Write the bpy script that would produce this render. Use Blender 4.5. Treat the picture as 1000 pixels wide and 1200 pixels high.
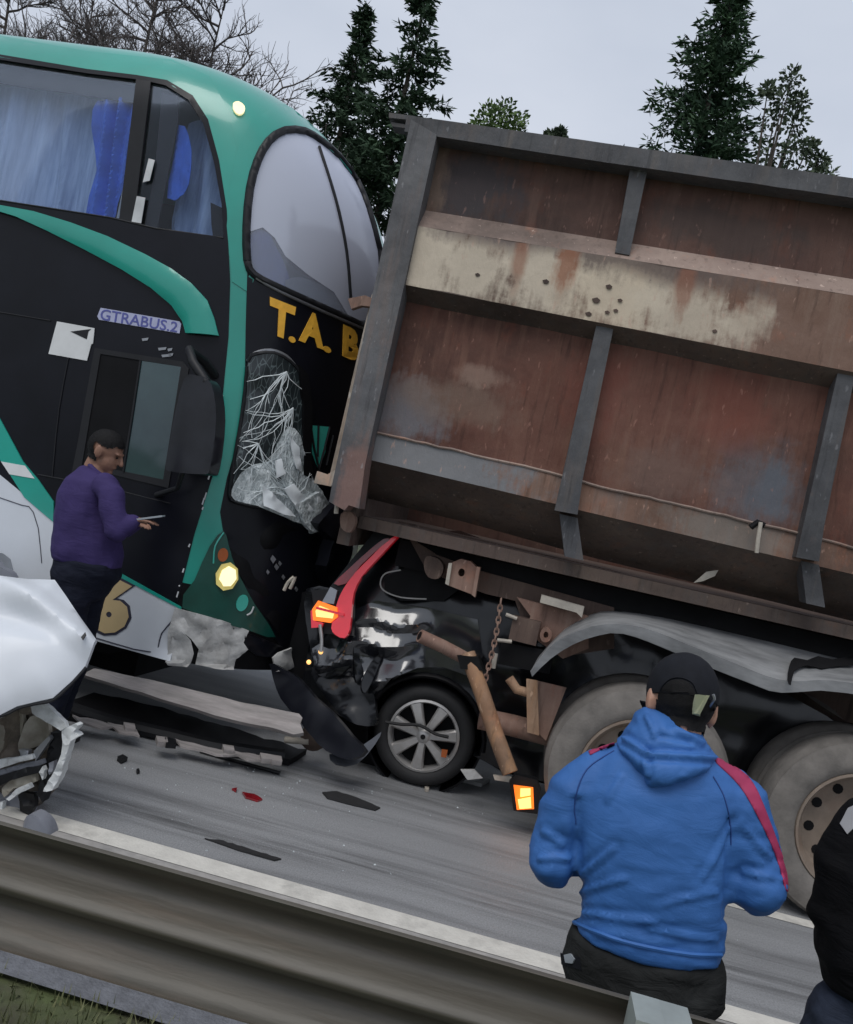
import bpy, bmesh, math, random
from mathutils import Vector, Matrix, noise
from mathutils.bvhtree import BVHTree
from mathutils.geometry import delaunay_2d_cdt
R = math.radians
random.seed(11)
S = bpy.context.scene
COL = S.collection
for o in list(bpy.data.objects): bpy.data.objects.remove(o)

# ------------------------------------------------------------------ camera
FPX = 1050.0
yaw, pitch, roll, EYE = R(7.4), R(.35), R(12.45), 1.85
CF = Vector((-math.sin(yaw)*math.cos(pitch), math.cos(yaw)*math.cos(pitch), -math.sin(pitch)))
r0 = Vector((math.cos(yaw), math.sin(yaw), 0)); u0 = r0.cross(CF)
CR = math.cos(roll)*r0 + math.sin(roll)*u0
CU = math.cos(roll)*u0 - math.sin(roll)*r0
CC = Vector((0, 0, EYE))
cd = bpy.data.cameras.new('camera'); cam = bpy.data.objects.new('camera', cd); COL.objects.link(cam)
cam.matrix_world = Matrix(((CR.x, CU.x, -CF.x, CC.x), (CR.y, CU.y, -CF.y, CC.y), (CR.z, CU.z, -CF.z, CC.z), (0, 0, 0, 1)))
cd.sensor_fit = 'HORIZONTAL'; cd.sensor_width = 36; cd.lens = 36*FPX/1000; cd.clip_end = 2000; cd.clip_start = .05
S.camera = cam

# ------------------------------------------------------------------ sky and sun (overcast)
w = bpy.data.worlds.new('World'); S.world = w; w.use_nodes = True
nt = w.node_tree; nt.nodes.clear()
out = nt.nodes.new('ShaderNodeOutputWorld'); bg = nt.nodes.new('ShaderNodeBackground')
sky = nt.nodes.new('ShaderNodeTexSky'); sky.sky_type = 'NISHITA'; sky.sun_disc = False
SUN_EL, SUN_ROT = R(58), R(200)
sky.sun_elevation = SUN_EL; sky.sun_rotation = SUN_ROT; sky.dust_density = 4; sky.air_density = 1.2
hs = nt.nodes.new('ShaderNodeHueSaturation'); hs.inputs['Saturation'].default_value = .25
mix = nt.nodes.new('ShaderNodeMixRGB'); mix.inputs['Fac'].default_value = .82
tc = nt.nodes.new('ShaderNodeTexCoord'); mp = nt.nodes.new('ShaderNodeMapping'); mp.inputs['Scale'].default_value = (1, 1, 2.2)
nz = nt.nodes.new('ShaderNodeTexNoise'); nz.inputs['Scale'].default_value = 1.6; nz.inputs['Detail'].default_value = 5; nz.inputs['Roughness'].default_value = .55
cr = nt.nodes.new('ShaderNodeValToRGB'); cr.color_ramp.elements[0].position = .3; cr.color_ramp.elements[1].position = .72
cr.color_ramp.elements[0].color = (5.5, 6.2, 7.5, 1); cr.color_ramp.elements[1].color = (7.4, 7.95, 9.1, 1)
nt.links.new(tc.outputs['Generated'], mp.inputs[0]); nt.links.new(mp.outputs[0], nz.inputs['Vector']); nt.links.new(nz.outputs['Fac'], cr.inputs[0])
nt.links.new(sky.outputs[0], hs.inputs['Color']); nt.links.new(hs.outputs[0], mix.inputs['Color1']); nt.links.new(cr.outputs[0], mix.inputs['Color2'])
nt.links.new(mix.outputs[0], bg.inputs['Color']); bg.inputs['Strength'].default_value = .1; nt.links.new(bg.outputs[0], out.inputs[0])
sl = bpy.data.lights.new('sun', 'SUN'); sl.energy = 1.4; sl.angle = R(35); sl.color = (1, .97, .93)
so = bpy.data.objects.new('sun', sl); COL.objects.link(so)
sd = Vector((math.sin(SUN_ROT)*math.cos(SUN_EL), math.cos(SUN_ROT)*math.cos(SUN_EL), math.sin(SUN_EL)))
so.rotation_euler = sd.to_track_quat('Z', 'Y').to_euler(); so.location = (0, 0, 20)
S.view_settings.view_transform = 'Standard'; S.view_settings.look = 'None'; S.view_settings.gamma = 1; S.view_settings.exposure = 0
S.view_settings.use_curve_mapping = False

# ------------------------------------------------------------------ helpers: pixels of the 1000x1200 photograph to points in the place
def ray(x, y): return (CF + CR*((x-500)/FPX) - CU*((y-600)/FPX))
def onY(x, y, Y): d = ray(x, y); return CC + d*((Y-CC.y)/d.y)
def onZ(x, y, z=0.): d = ray(x, y); return CC + d*((z-CC.z)/d.z)
def proj(p):
    v = p-CC; z = v.dot(CF)
    return (500+FPX*v.dot(CR)/z, 600-FPX*v.dot(CU)/z) if z > .05 else None
def HY(Y):
    def h(x, y): return onY(x, y, Y), Vector((0, -1, 0))
    return h
def HP(pt, n):
    n = Vector(n).normalized(); pt = Vector(pt)
    def h(x, y):
        d = ray(x, y); return CC + d*((pt-CC).dot(n)/d.dot(n)), n
    return h
def HB(bvh, fallback=None):
    def h(x, y):
        d = ray(x, y).normalized(); loc, n, i, dist = bvh.ray_cast(CC, d)
        if loc is None:
            if fallback: return fallback(x, y)
            loc, n, i, dist = bvh.find_nearest(CC + d*5)
        if n.dot(d) > 0: n = -n
        return loc, n
    return h
def inside(p, poly):
    x, y = p; c = False; j = len(poly)-1
    for i in range(len(poly)):
        xi, yi = poly[i]; xj, yj = poly[j]
        if (yi > y) != (yj > y) and x < (xj-xi)*(y-yi)/(yj-yi)+xi: c = not c
        j = i
    return c
def dense(poly, step, closed=True):
    o = []; n = len(poly)
    for i in range(n if closed else n-1):
        a = poly[i]; b = poly[(i+1) % n]; L = math.hypot(a[0]-b[0], a[1]-b[1]); k = max(1, int(round(L/step)))
        for q in range(k): o.append((a[0]+(b[0]-a[0])*q/k, a[1]+(b[1]-a[1])*q/k))
    if not closed: o.append(tuple(poly[-1]))
    return o
def smooth_poly(pts, k=4, closed=True):
    o = []; n = len(pts)
    rng = range(n) if closed else range(n-1)
    for i in rng:
        g = lambda j: pts[j % n] if closed else pts[min(max(j, 0), n-1)]
        p0, p1, p2, p3 = g(i-1), g(i), g(i+1), g(i+2)
        for q in range(k):
            t = q/k
            o.append(tuple(.5*(2*p1[c]+(p2[c]-p0[c])*t+(2*p0[c]-5*p1[c]+4*p2[c]-p3[c])*t*t+(3*p1[c]-p0[c]-3*p2[c]+p3[c])*t**3) for c in range(len(p1))))
    if not closed: o.append(tuple(pts[-1]))
    return o
def ellipse(cx, cy, a, b, ang=0, n=20):
    ca, sa = math.cos(R(ang)), math.sin(R(ang))
    return [(cx+a*math.cos(t)*ca-b*math.sin(t)*sa, cy+a*math.cos(t)*sa+b*math.sin(t)*ca) for t in [2*math.pi*i/n for i in range(n)]]

# ------------------------------------------------------------------ objects
ROOT = {}
def thing(name, label, cat, loc=(0, 0, 0), group=None):
    o = bpy.data.objects.new(name, None); COL.objects.link(o); o.location = loc; o.empty_display_size = .1
    o['label'] = label; o['category'] = cat
    if group: o['group'] = group
    return o
def rootloc(o):
    l = Vector((0, 0, 0))
    while o: l = l+o.location; o = o.parent
    return l
def mk(name, verts, faces, mat, parent=None, smooth=None, kind=None):
    off = rootloc(parent) if parent else Vector((0, 0, 0))
    me = bpy.data.meshes.new(name); me.from_pydata([tuple(Vector(v)-off) for v in verts], [], [tuple(f) for f in faces]); me.validate()
    bm = bmesh.new(); bm.from_mesh(me); bmesh.ops.recalc_face_normals(bm, faces=bm.faces); bm.to_mesh(me); bm.free()
    if smooth is not None:
        me.polygons.foreach_set('use_smooth', [True]*len(me.polygons)); me.set_sharp_from_angle(angle=R(smooth))
    for m in (mat if isinstance(mat, (list, tuple)) else [mat]): me.materials.append(m)
    o = bpy.data.objects.new(name, me); COL.objects.link(o); o.parent = parent
    if kind: o['kind'] = kind
    return o
def single(o, label, cat, group=None):
    # recentre a one-mesh thing on its own base
    me = o.data; zs = [v.co for v in me.vertices]
    c = Vector(((min(v.x for v in zs)+max(v.x for v in zs))/2, (min(v.y for v in zs)+max(v.y for v in zs))/2, min(v.z for v in zs)))
    me.transform(Matrix.Translation(-c)); o.location = c
    o['label'] = label; o['category'] = cat
    if group: o['group'] = group
    return o
class MB:
    def __init__(s): s.v = []; s.f = []
    def add(s, v, f): n = len(s.v); s.v += [Vector(p) for p in v]; s.f += [tuple(i+n for i in q) for q in f]; return s
    def box(s, a, b):
        (x0, y0, z0), (x1, y1, z1) = a, b
        return s.add([(x0, y0, z0), (x1, y0, z0), (x1, y1, z0), (x0, y1, z0), (x0, y0, z1), (x1, y0, z1), (x1, y1, z1), (x0, y1, z1)],
                     [(0, 3, 2, 1), (4, 5, 6, 7), (0, 1, 5, 4), (1, 2, 6, 5), (2, 3, 7, 6), (3, 0, 4, 7)])
    def tube(s, pts, rad, n=8, cap=True):
        pts = [Vector(p) for p in pts]; m = len(pts)
        rad = rad if isinstance(rad, (list, tuple)) else [rad]*m
        up = None; V = []
        for i, p in enumerate(pts):
            t = (pts[min(i+1, m-1)]-pts[max(i-1, 0)])
            t = t.normalized() if t.length > 1e-9 else Vector((0, 0, 1))
            if up is None:
                up = Vector((0, 0, 1)) if abs(t.z) < .9 else Vector((1, 0, 0))
            a = t.cross(up); a = a.normalized() if a.length > 1e-6 else t.orthogonal().normalized()
            b = a.cross(t).normalized(); up = b
            V += [p+(a*math.cos(2*math.pi*k/n)+b*math.sin(2*math.pi*k/n))*rad[i] for k in range(n)]
        F = [(i*n+k, i*n+(k+1) % n, (i+1)*n+(k+1) % n, (i+1)*n+k) for i in range(m-1) for k in range(n)]
        if cap: F += [tuple(range(n-1, -1, -1)), tuple(range((m-1)*n, m*n))]
        return s.add(V, F)
    def limb(s, pts, rad, n=12):
        # tube with rounded ends
        pts = [Vector(p) for p in pts]; rad = list(rad)
        d0 = (pts[0]-pts[1]).normalized(); d1 = (pts[-1]-pts[-2]).normalized()
        A = [(pts[0]+d0*rad[0]*math.sin(R(a)), rad[0]*max(math.cos(R(a)), .05)) for a in (85, 60, 30)]
        B = [(pts[-1]+d1*rad[-1]*math.sin(R(a)), rad[-1]*max(math.cos(R(a)), .05)) for a in (30, 60, 85)]
        q = A+list(zip(pts, rad))+B
        return s.tube([x[0] for x in q], [x[1] for x in q], n)
    def loft(s, rings):
        n = len(rings[0]); V = [p for r in rings for p in r]; m = len(rings)
        F = [(i*n+k, i*n+(k+1) % n, (i+1)*n+(k+1) % n, (i+1)*n+k) for i in range(m-1) for k in range(n)]
        F += [tuple(range(n-1, -1, -1)), tuple(range((m-1)*n, m*n))]
        return s.add(V, F)
    def ball(s, c, r, n=12, m=8, M=None):
        c = Vector(c); r = r if isinstance(r, (list, tuple)) else (r, r, r); V = []; 
        for i in range(m+1):
            t = math.pi*(i+.02 if i == 0 else i-.02 if i == m else i)/m
            for k in range(n):
                p = Vector((r[0]*math.sin(t)*math.cos(2*math.pi*k/n), r[1]*math.sin(t)*math.sin(2*math.pi*k/n), r[2]*math.cos(t)))
                V.append(c+(M @ p if M else p))
        F = [(i*n+k, i*n+(k+1) % n, (i+1)*n+(k+1) % n, (i+1)*n+k) for i in range(m) for k in range(n)]
        F += [tuple(range(n)), tuple(range(m*n+n-1, m*n-1, -1))]
        return s.add(V, F)
    def lathe(s, c, axis, prof, n=32):
        # prof: (radius, offset along axis); closed profile loop
        axis = Vector(axis).normalized(); a = axis.orthogonal().normalized(); b = axis.cross(a); c = Vector(c); m = len(prof)
        V = [c+axis*h+(a*math.cos(2*math.pi*k/n)+b*math.sin(2*math.pi*k/n))*r for r, h in prof for k in range(n)]
        F = [(i*n+k, i*n+(k+1) % n, ((i+1) % m)*n+(k+1) % n, ((i+1) % m)*n+k) for i in range(m) for k in range(n)]
        return s.add(V, F)
    def build(s, name, mat, parent=None, smooth=35, kind=None): return mk(name, s.v, s.f, mat, parent, smooth, kind)
def panel_geo(poly, hit, off=.004, thick=.02, step=10, holes=(), disp=None, grid=True):
    B = dense(poly, step); pts = list(B); edges = [(i, (i+1) % len(B)) for i in range(len(B))]
    for h in holes:
        hb = dense(h, step); n = len(pts); pts += hb; edges += [(n+i, n+(i+1) % len(hb)) for i in range(len(hb))]
    if grid:
        xs = [p[0] for p in poly]; ys = [p[1] for p in poly]
        y = min(ys)+step*.5; r = 0
        while y < max(ys):
            x = min(xs)+step*(.5 if r % 2 else .9)
            while x < max(xs):
                if inside((x, y), poly) and not any(inside((x, y), h) for h in holes):
                    if min((x-q[0])**2+(y-q[1])**2 for q in pts[:len(B)]) > (step*.45)**2: pts.append((x, y))
                x += step
            y += step*.9; r += 1
    vo, eo, fo, _, _, _ = delaunay_2d_cdt([Vector(p) for p in pts], edges, [], 0, 1e-4)
    T = []
    for f in fo:
        c = (sum(vo[i].x for i in f)/len(f), sum(vo[i].y for i in f)/len(f))
        if inside(c, poly) and not any(inside(c, h) for h in holes): T.append(tuple(f))
    used = sorted({i for f in T for i in f}); ix = {i: k for k, i in enumerate(used)}; n = len(used)
    V1 = []; V2 = []
    for i in used:
        l, nn = hit(vo[i].x, vo[i].y); d = disp(vo[i].x, vo[i].y) if disp else 0
        V1.append(l+nn*(off+d)); V2.append(l+nn*(off+d-thick))
    T = [tuple(ix[i] for i in f) for f in T]
    cnt = {}
    for f in T:
        for a, b in zip(f, f[1:]+f[:1]): cnt[(a, b)] = 1
    F = list(T)+[tuple(i+n for i in reversed(f)) for f in T]
    for (a, b) in cnt:
        if (b, a) not in cnt: F.append((b, a, a+n, b+n))
    return V1+V2, F
def panel(name, poly, hit, mat, parent, off=.004, thick=.02, step=10, holes=(), disp=None, grid=True, smooth=35, kind=None):
    v, f = panel_geo(poly, hit, off, thick, step, holes, disp, grid)
    return mk(name, v, f, mat, parent, smooth, kind)
def strip(name, A, ha, B, hb, mat, parent, thick=.01, smooth=35):
    # sheet between two pixel lines that lie on two different surfaces
    n = 40
    def samp(L):
        d = [0]
        for a, b in zip(L, L[1:]): d.append(d[-1]+math.hypot(a[0]-b[0], a[1]-b[1]))
        o = []
        for i in range(n+1):
            t = d[-1]*i/n; k = 0
            while k < len(L)-2 and d[k+1] < t: k += 1
            u = (t-d[k])/max(d[k+1]-d[k], 1e-6); o.append((L[k][0]+(L[k+1][0]-L[k][0])*u, L[k][1]+(L[k+1][1]-L[k][1])*u))
        return o
    a = [ha(*p)[0] for p in samp(A)]; b = [hb(*p)[0] for p in samp(B)]
    V = a+b; F = [(i, i+1, n+2+i, n+1+i) for i in range(n)]
    nn = (a[1]-a[0]).cross(b[0]-a[0]).normalized()
    if nn.dot(a[0]-CC) < 0: nn = -nn
    m = len(V); V = V+[p+nn*thick for p in V]
    F += [tuple(i+m for i in reversed(f)) for f in F]
    F += [(i, i+1, m+i+1, m+i) for i in range(n)]+[(n+1+i, n+2+i, m+n+2+i, m+n+1+i) for i in range(n)]+[(0, n+1, m+n+1, m), (n, 2*n+1, m+2*n+1, m+n)]
    return mk(name, V, F, mat, parent, smooth)
def tube_px(name, pts, hit, r, mat, parent, off=0., n=8, k=1, jit=0):
    P = smooth_poly(pts, k, False) if k > 1 else pts
    q = [hit(*p) for p in P]
    Q = [l+nn*off+Vector((random.uniform(-jit, jit), 0, random.uniform(-jit, jit))) for l, nn in q]
    rr = r if not isinstance(r, (list, tuple)) else [r[0]+(r[1]-r[0])*i/(len(Q)-1) for i in range(len(Q))]
    return MB().tube(Q, rr, n).build(name, mat, parent, 40)
def text_geo(s, bold=0.02):
    cu = bpy.data.curves.new('t', 'FONT'); cu.body = s; cu.offset = bold; cu.resolution_u = 3
    o = bpy.data.objects.new('t', cu); COL.objects.link(o)
    dg = bpy.context.evaluated_depsgraph_get(); me = bpy.data.meshes.new_from_object(o.evaluated_get(dg))
    bm = bmesh.new(); bm.from_mesh(me); bmesh.ops.triangulate(bm, faces=bm.faces); bmesh.ops.remove_doubles(bm, verts=bm.verts, dist=1e-4)
    V = [v.co.copy() for v in bm.verts]; bm.verts.index_update(); F = [tuple(v.index for v in f.verts) for f in bm.faces]
    bm.free(); bpy.data.objects.remove(o); bpy.data.curves.remove(cu); bpy.data.meshes.remove(me)
    x0 = min(v.x for v in V); x1 = max(v.x for v in V); y0 = min(v.y for v in V); y1 = max(v.y for v in V)
    return [((v.x-x0)/(x1-x0), (v.y-y0)/(y1-y0)) for v in V], F
def text_px(name, s, quad, hit, mat, parent, off=.006, thick=.004, bold=.02):
    # quad: top-left, top-right, bottom-right, bottom-left in pixels
    uv, F = text_geo(s, bold); tl, tr, br, bl = quad; V1 = []; V2 = []
    for u, v in uv:
        x = (bl[0]*(1-u)+br[0]*u)*(1-v)+(tl[0]*(1-u)+tr[0]*u)*v; y = (bl[1]*(1-u)+br[1]*u)*(1-v)+(tl[1]*(1-u)+tr[1]*u)*v
        l, n = hit(x, y); V1.append(l+n*off); V2.append(l+n*(off-thick))
    n = len(V1); cnt = {}
    for f in F:
        for a, b in zip(f, f[1:]+f[:1]): cnt[(a, b)] = 1
    FF = list(F)+[tuple(i+n for i in reversed(f)) for f in F]+[(b, a, a+n, b+n) for (a, b) in cnt if (b, a) not in cnt]
    return mk(name, V1+V2, FF, mat, parent)
def fuse(mb, voxel, it=6, fac=.5):
    me = bpy.data.meshes.new('f'); me.from_pydata([tuple(v) for v in mb.v], [], mb.f)
    bm = bmesh.new(); bm.from_mesh(me); bmesh.ops.recalc_face_normals(bm, faces=bm.faces); bm.to_mesh(me); bm.free()
    o = bpy.data.objects.new('f', me); COL.objects.link(o)
    m = o.modifiers.new('r', 'REMESH'); m.mode = 'VOXEL'; m.voxel_size = voxel
    m = o.modifiers.new('s', 'SMOOTH'); m.iterations = it; m.factor = fac
    dg = bpy.context.evaluated_depsgraph_get(); r = bpy.data.meshes.new_from_object(o.evaluated_get(dg))
    V = [v.co.copy() for v in r.vertices]; F = [tuple(p.vertices) for p in r.polygons]; N = [v.normal.copy() for v in r.vertices]
    bpy.data.objects.remove(o); bpy.data.meshes.remove(me); bpy.data.meshes.remove(r)
    return V, F, N
def bvh_of(V, F): return BVHTree.FromPolygons([tuple(v) for v in V], F)

# ------------------------------------------------------------------ materials
def N(nt, t, **kw):
    n = nt.nodes.new(t)
    for k, v in kw.items():
        if k in n.inputs: n.inputs[k].default_value = v
        else: setattr(n, k, v)
    return n
def mat(name, c, rough=.6, metal=0., var=.15, scale=6., bump=.0, bscale=40., spec=.5, coat=0., c2=None, stretch=(1, 1, 1), emit=None, es=0., dirt=0., dirtc=(.16, .14, .12), cloth=0.):
    m = bpy.data.materials.new(name); m.use_nodes = True; t = m.node_tree; b = t.nodes['Principled BSDF']; L = t.links.new
    b.inputs['Roughness'].default_value = rough; b.inputs['Metallic'].default_value = metal; b.inputs['Specular IOR Level'].default_value = spec
    b.inputs['Coat Weight'].default_value = coat; b.inputs['Coat Roughness'].default_value = .08
    g = N(t, 'ShaderNodeNewGeometry'); mp = N(t, 'ShaderNodeMapping'); mp.inputs['Scale'].default_value = stretch; L(g.outputs['Position'], mp.inputs[0])
    n1 = N(t, 'ShaderNodeTexNoise', Scale=scale, Detail=6., Roughness=.6); L(mp.outputs[0], n1.inputs['Vector'])
    r = N(t, 'ShaderNodeValToRGB'); r.color_ramp.elements[0].position = .3; r.color_ramp.elements[1].position = .7
    c2 = c2 or tuple(min(1, x*(1+var)) for x in c); c1 = tuple(x*(1-var) for x in c) if c2 is None or var else c
    r.color_ramp.elements[0].color = (*c1, 1); r.color_ramp.elements[1].color = (*c2, 1); L(n1.outputs['Fac'], r.inputs[0]); last = r.outputs[0]
    if dirt:
        n2 = N(t, 'ShaderNodeTexNoise', Scale=scale*.45, Detail=8., Roughness=.7); L(mp.outputs[0], n2.inputs['Vector'])
        r2 = N(t, 'ShaderNodeValToRGB'); r2.color_ramp.elements[0].position = .5; r2.color_ramp.elements[1].position = .72
        mm = N(t, 'ShaderNodeMath', operation='MULTIPLY'); mm.inputs[1].default_value = dirt; L(n2.outputs['Fac'], r2.inputs[0]); L(r2.outputs[0], mm.inputs[0])
        mx = N(t, 'ShaderNodeMixRGB'); mx.inputs['Color2'].default_value = (*dirtc, 1); L(mm.outputs[0], mx.inputs['Fac']); L(last, mx.inputs['Color1']); last = mx.outputs[0]
    L(last, b.inputs['Base Color'])
    if bump:
        n3 = N(t, 'ShaderNodeTexNoise', Scale=bscale, Detail=4.); L(mp.outputs[0], n3.inputs['Vector'])
        bp = N(t, 'ShaderNodeBump', Strength=bump, Distance=.02); L(n3.outputs['Fac'], bp.inputs['Height']); L(bp.outputs[0], b.inputs['Normal'])
    if cloth:
        mw = N(t, 'ShaderNodeMapping'); mw.inputs['Scale'].default_value = (1, 1, 2.6); L(g.outputs['Position'], mw.inputs[0])
        n4 = N(t, 'ShaderNodeTexNoise', Scale=7., Detail=5., Roughness=.55, Distortion=1.2); L(mw.outputs[0], n4.inputs['Vector'])
        n5 = N(t, 'ShaderNodeTexNoise', Scale=420., Detail=2.); L(g.outputs['Position'], n5.inputs['Vector'])
        b1 = N(t, 'ShaderNodeBump', Strength=cloth, Distance=.03); L(n4.outputs['Fac'], b1.inputs['Height'])
        b2 = N(t, 'ShaderNodeBump', Strength=.25, Distance=.002); L(n5.outputs['Fac'], b2.inputs['Height']); L(b1.outputs[0], b2.inputs['Normal']); L(b2.outputs[0], b.inputs['Normal'])
    if emit:
        b.inputs['Emission Color'].default_value = (*emit, 1); b.inputs['Emission Strength'].default_value = es
    return m
def glass_mat(name, tint, trans, gloss, diff=(.5, .52, .56), dw=.15, rough=.03, fk=.7):
    m = bpy.data.materials.new(name); m.use_nodes = True; t = m.node_tree; L = t.links.new; t.nodes.remove(t.nodes['Principled BSDF'])
    o = t.nodes['Material Output']; tr = N(t, 'ShaderNodeBsdfTransparent'); tr.inputs[0].default_value = (*tint, 1)
    gl = N(t, 'ShaderNodeBsdfGlossy'); gl.inputs['Roughness'].default_value = rough; gl.inputs['Color'].default_value = (.9, .92, .95, 1)
    df = N(t, 'ShaderNodeBsdfDiffuse'); df.inputs['Color'].default_value = (*diff, 1)
    a = N(t, 'ShaderNodeMixShader'); a.inputs[0].default_value = dw; L(tr.outputs[0], a.inputs[1]); L(df.outputs[0], a.inputs[2])
    lw = N(t, 'ShaderNodeLayerWeight', Blend=.35); ad = N(t, 'ShaderNodeMath', operation='MULTIPLY_ADD'); ad.inputs[1].default_value = fk; ad.inputs[2].default_value = gloss; ad.use_clamp = True
    L(lw.outputs['Fresnel'], ad.inputs[0]); c = N(t, 'ShaderNodeMixShader'); L(ad.outputs[0], c.inputs[0]); L(a.outputs[0], c.inputs[1]); L(gl.outputs[0], c.inputs[2]); L(c.outputs[0], o.inputs[0])
    return m
def rust_mat(name, a, b, c, patches=(), rough=.75, streak=.7, sharp=.25):
    m = bpy.data.materials.new(name); m.use_nodes = True; t = m.node_tree; p = t.nodes['Principled BSDF']; L = t.links.new
    p.inputs['Roughness'].default_value = rough; p.inputs['Specular IOR Level'].default_value = .35
    g = N(t, 'ShaderNodeNewGeometry')
    def noise_(sc, stretch, det=7., ro=.62, off=0):
        mp = N(t, 'ShaderNodeMapping'); mp.inputs['Scale'].default_value = stretch; mp.inputs['Location'].default_value = (off, off*.7, off*.3); L(g.outputs['Position'], mp.inputs[0])
        n = N(t, 'ShaderNodeTexNoise', Scale=sc, Detail=det, Roughness=ro); L(mp.outputs[0], n.inputs['Vector']); return n.outputs['Fac']
    def ramp(f, lo, hi):
        r = N(t, 'ShaderNodeMapRange'); r.inputs['From Min'].default_value = lo; r.inputs['From Max'].default_value = hi; r.clamp = True; L(f, r.inputs['Value']); return r.outputs[0]
    def mixc(f, x, col):
        q = N(t, 'ShaderNodeMixRGB'); L(f, q.inputs['Fac']); q.inputs['Color2'].default_value = (*col, 1)
        if isinstance(x, tuple): q.inputs['Color1'].default_value = (*x, 1)
        else: L(x, q.inputs['Color1'])
        return q.outputs[0]
    def mul(f, k):
        q = N(t, 'ShaderNodeMath', operation='MULTIPLY'); L(f, q.inputs[0]); q.inputs[1].default_value = k; return q.outputs[0]
    col = mixc(ramp(noise_(2.4, (1, 1, 1.1), 9., .68), .4, .62), a, b)
    col = mixc(mul(ramp(noise_(.85, (1, 1, 1.3), 8., .66, 13), .46, .64), .78), col, tuple(x*.36+.006 for x in a))
    col = mixc(mul(ramp(noise_(4.2, (1, 1, .6), 8., .7, 17), .56, .7), .5), col, (a[0]*1.75, a[1]*1.1, a[2]*.8))
    col = mixc(mul(ramp(noise_(2.2, (6, 6, .7), 6, .6, 3), .5, .75), streak), col, c)
    col = mixc(mul(ramp(noise_(3.1, (9, 9, .8), 6, .6, 9), .56, .7), .55), col, tuple(x*.35 for x in a))
    wa = noise_(5., (1, 1, 1), 10., .68, 1.3); wb = noise_(6., (5, 5, .8), 6., .6, 6.1)
    wn = N(t, 'ShaderNodeMath', operation='MULTIPLY_ADD'); L(wb, wn.inputs[0]); wn.inputs[1].default_value = .45; L(wa, wn.inputs[2])
    for (P, rx, rz, colr, amt) in patches:
        s = N(t, 'ShaderNodeVectorMath', operation='SUBTRACT'); L(g.outputs['Position'], s.inputs[0]); s.inputs[1].default_value = tuple(P)
        d = N(t, 'ShaderNodeVectorMath', operation='MULTIPLY'); L(s.outputs[0], d.inputs[0]); d.inputs[1].default_value = (1/rx, .2, 1/rz)
        ln = N(t, 'ShaderNodeVectorMath', operation='LENGTH'); L(d.outputs[0], ln.inputs[0])
        ad = N(t, 'ShaderNodeMath', operation='MULTIPLY_ADD'); L(wn.outputs[0], ad.inputs[0]); ad.inputs[1].default_value = 2.2; L(ln.outputs['Value'], ad.inputs[2])
        col = mixc(mul(ramp(ad.outputs[0], 2.45+sharp, 2.45-sharp), amt), col, colr)
    sp = ramp(noise_(22, (1.6, 1.6, .6), 3, .5, 5), .66, .72)
    col = mixc(mul(sp, .35), col, tuple(min(1, x*2.4+.03) for x in b))
    L(col, p.inputs['Base Color'])
    bn = N(t, 'ShaderNodeBump', Strength=.5, Distance=.015); L(noise_(14, (1, 1, .5), 6, .65, 2), bn.inputs['Height'])
    b2 = N(t, 'ShaderNodeBump', Strength=.35, Distance=.06); L(noise_(2.3, (1, 1, 1), 3, .5, 4), b2.inputs['Height']); L(bn.outputs[0], b2.inputs['Normal']); L(b2.outputs[0], p.inputs['Normal'])
    return m
M = {}
M['asphalt_dirt'] = None
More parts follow.
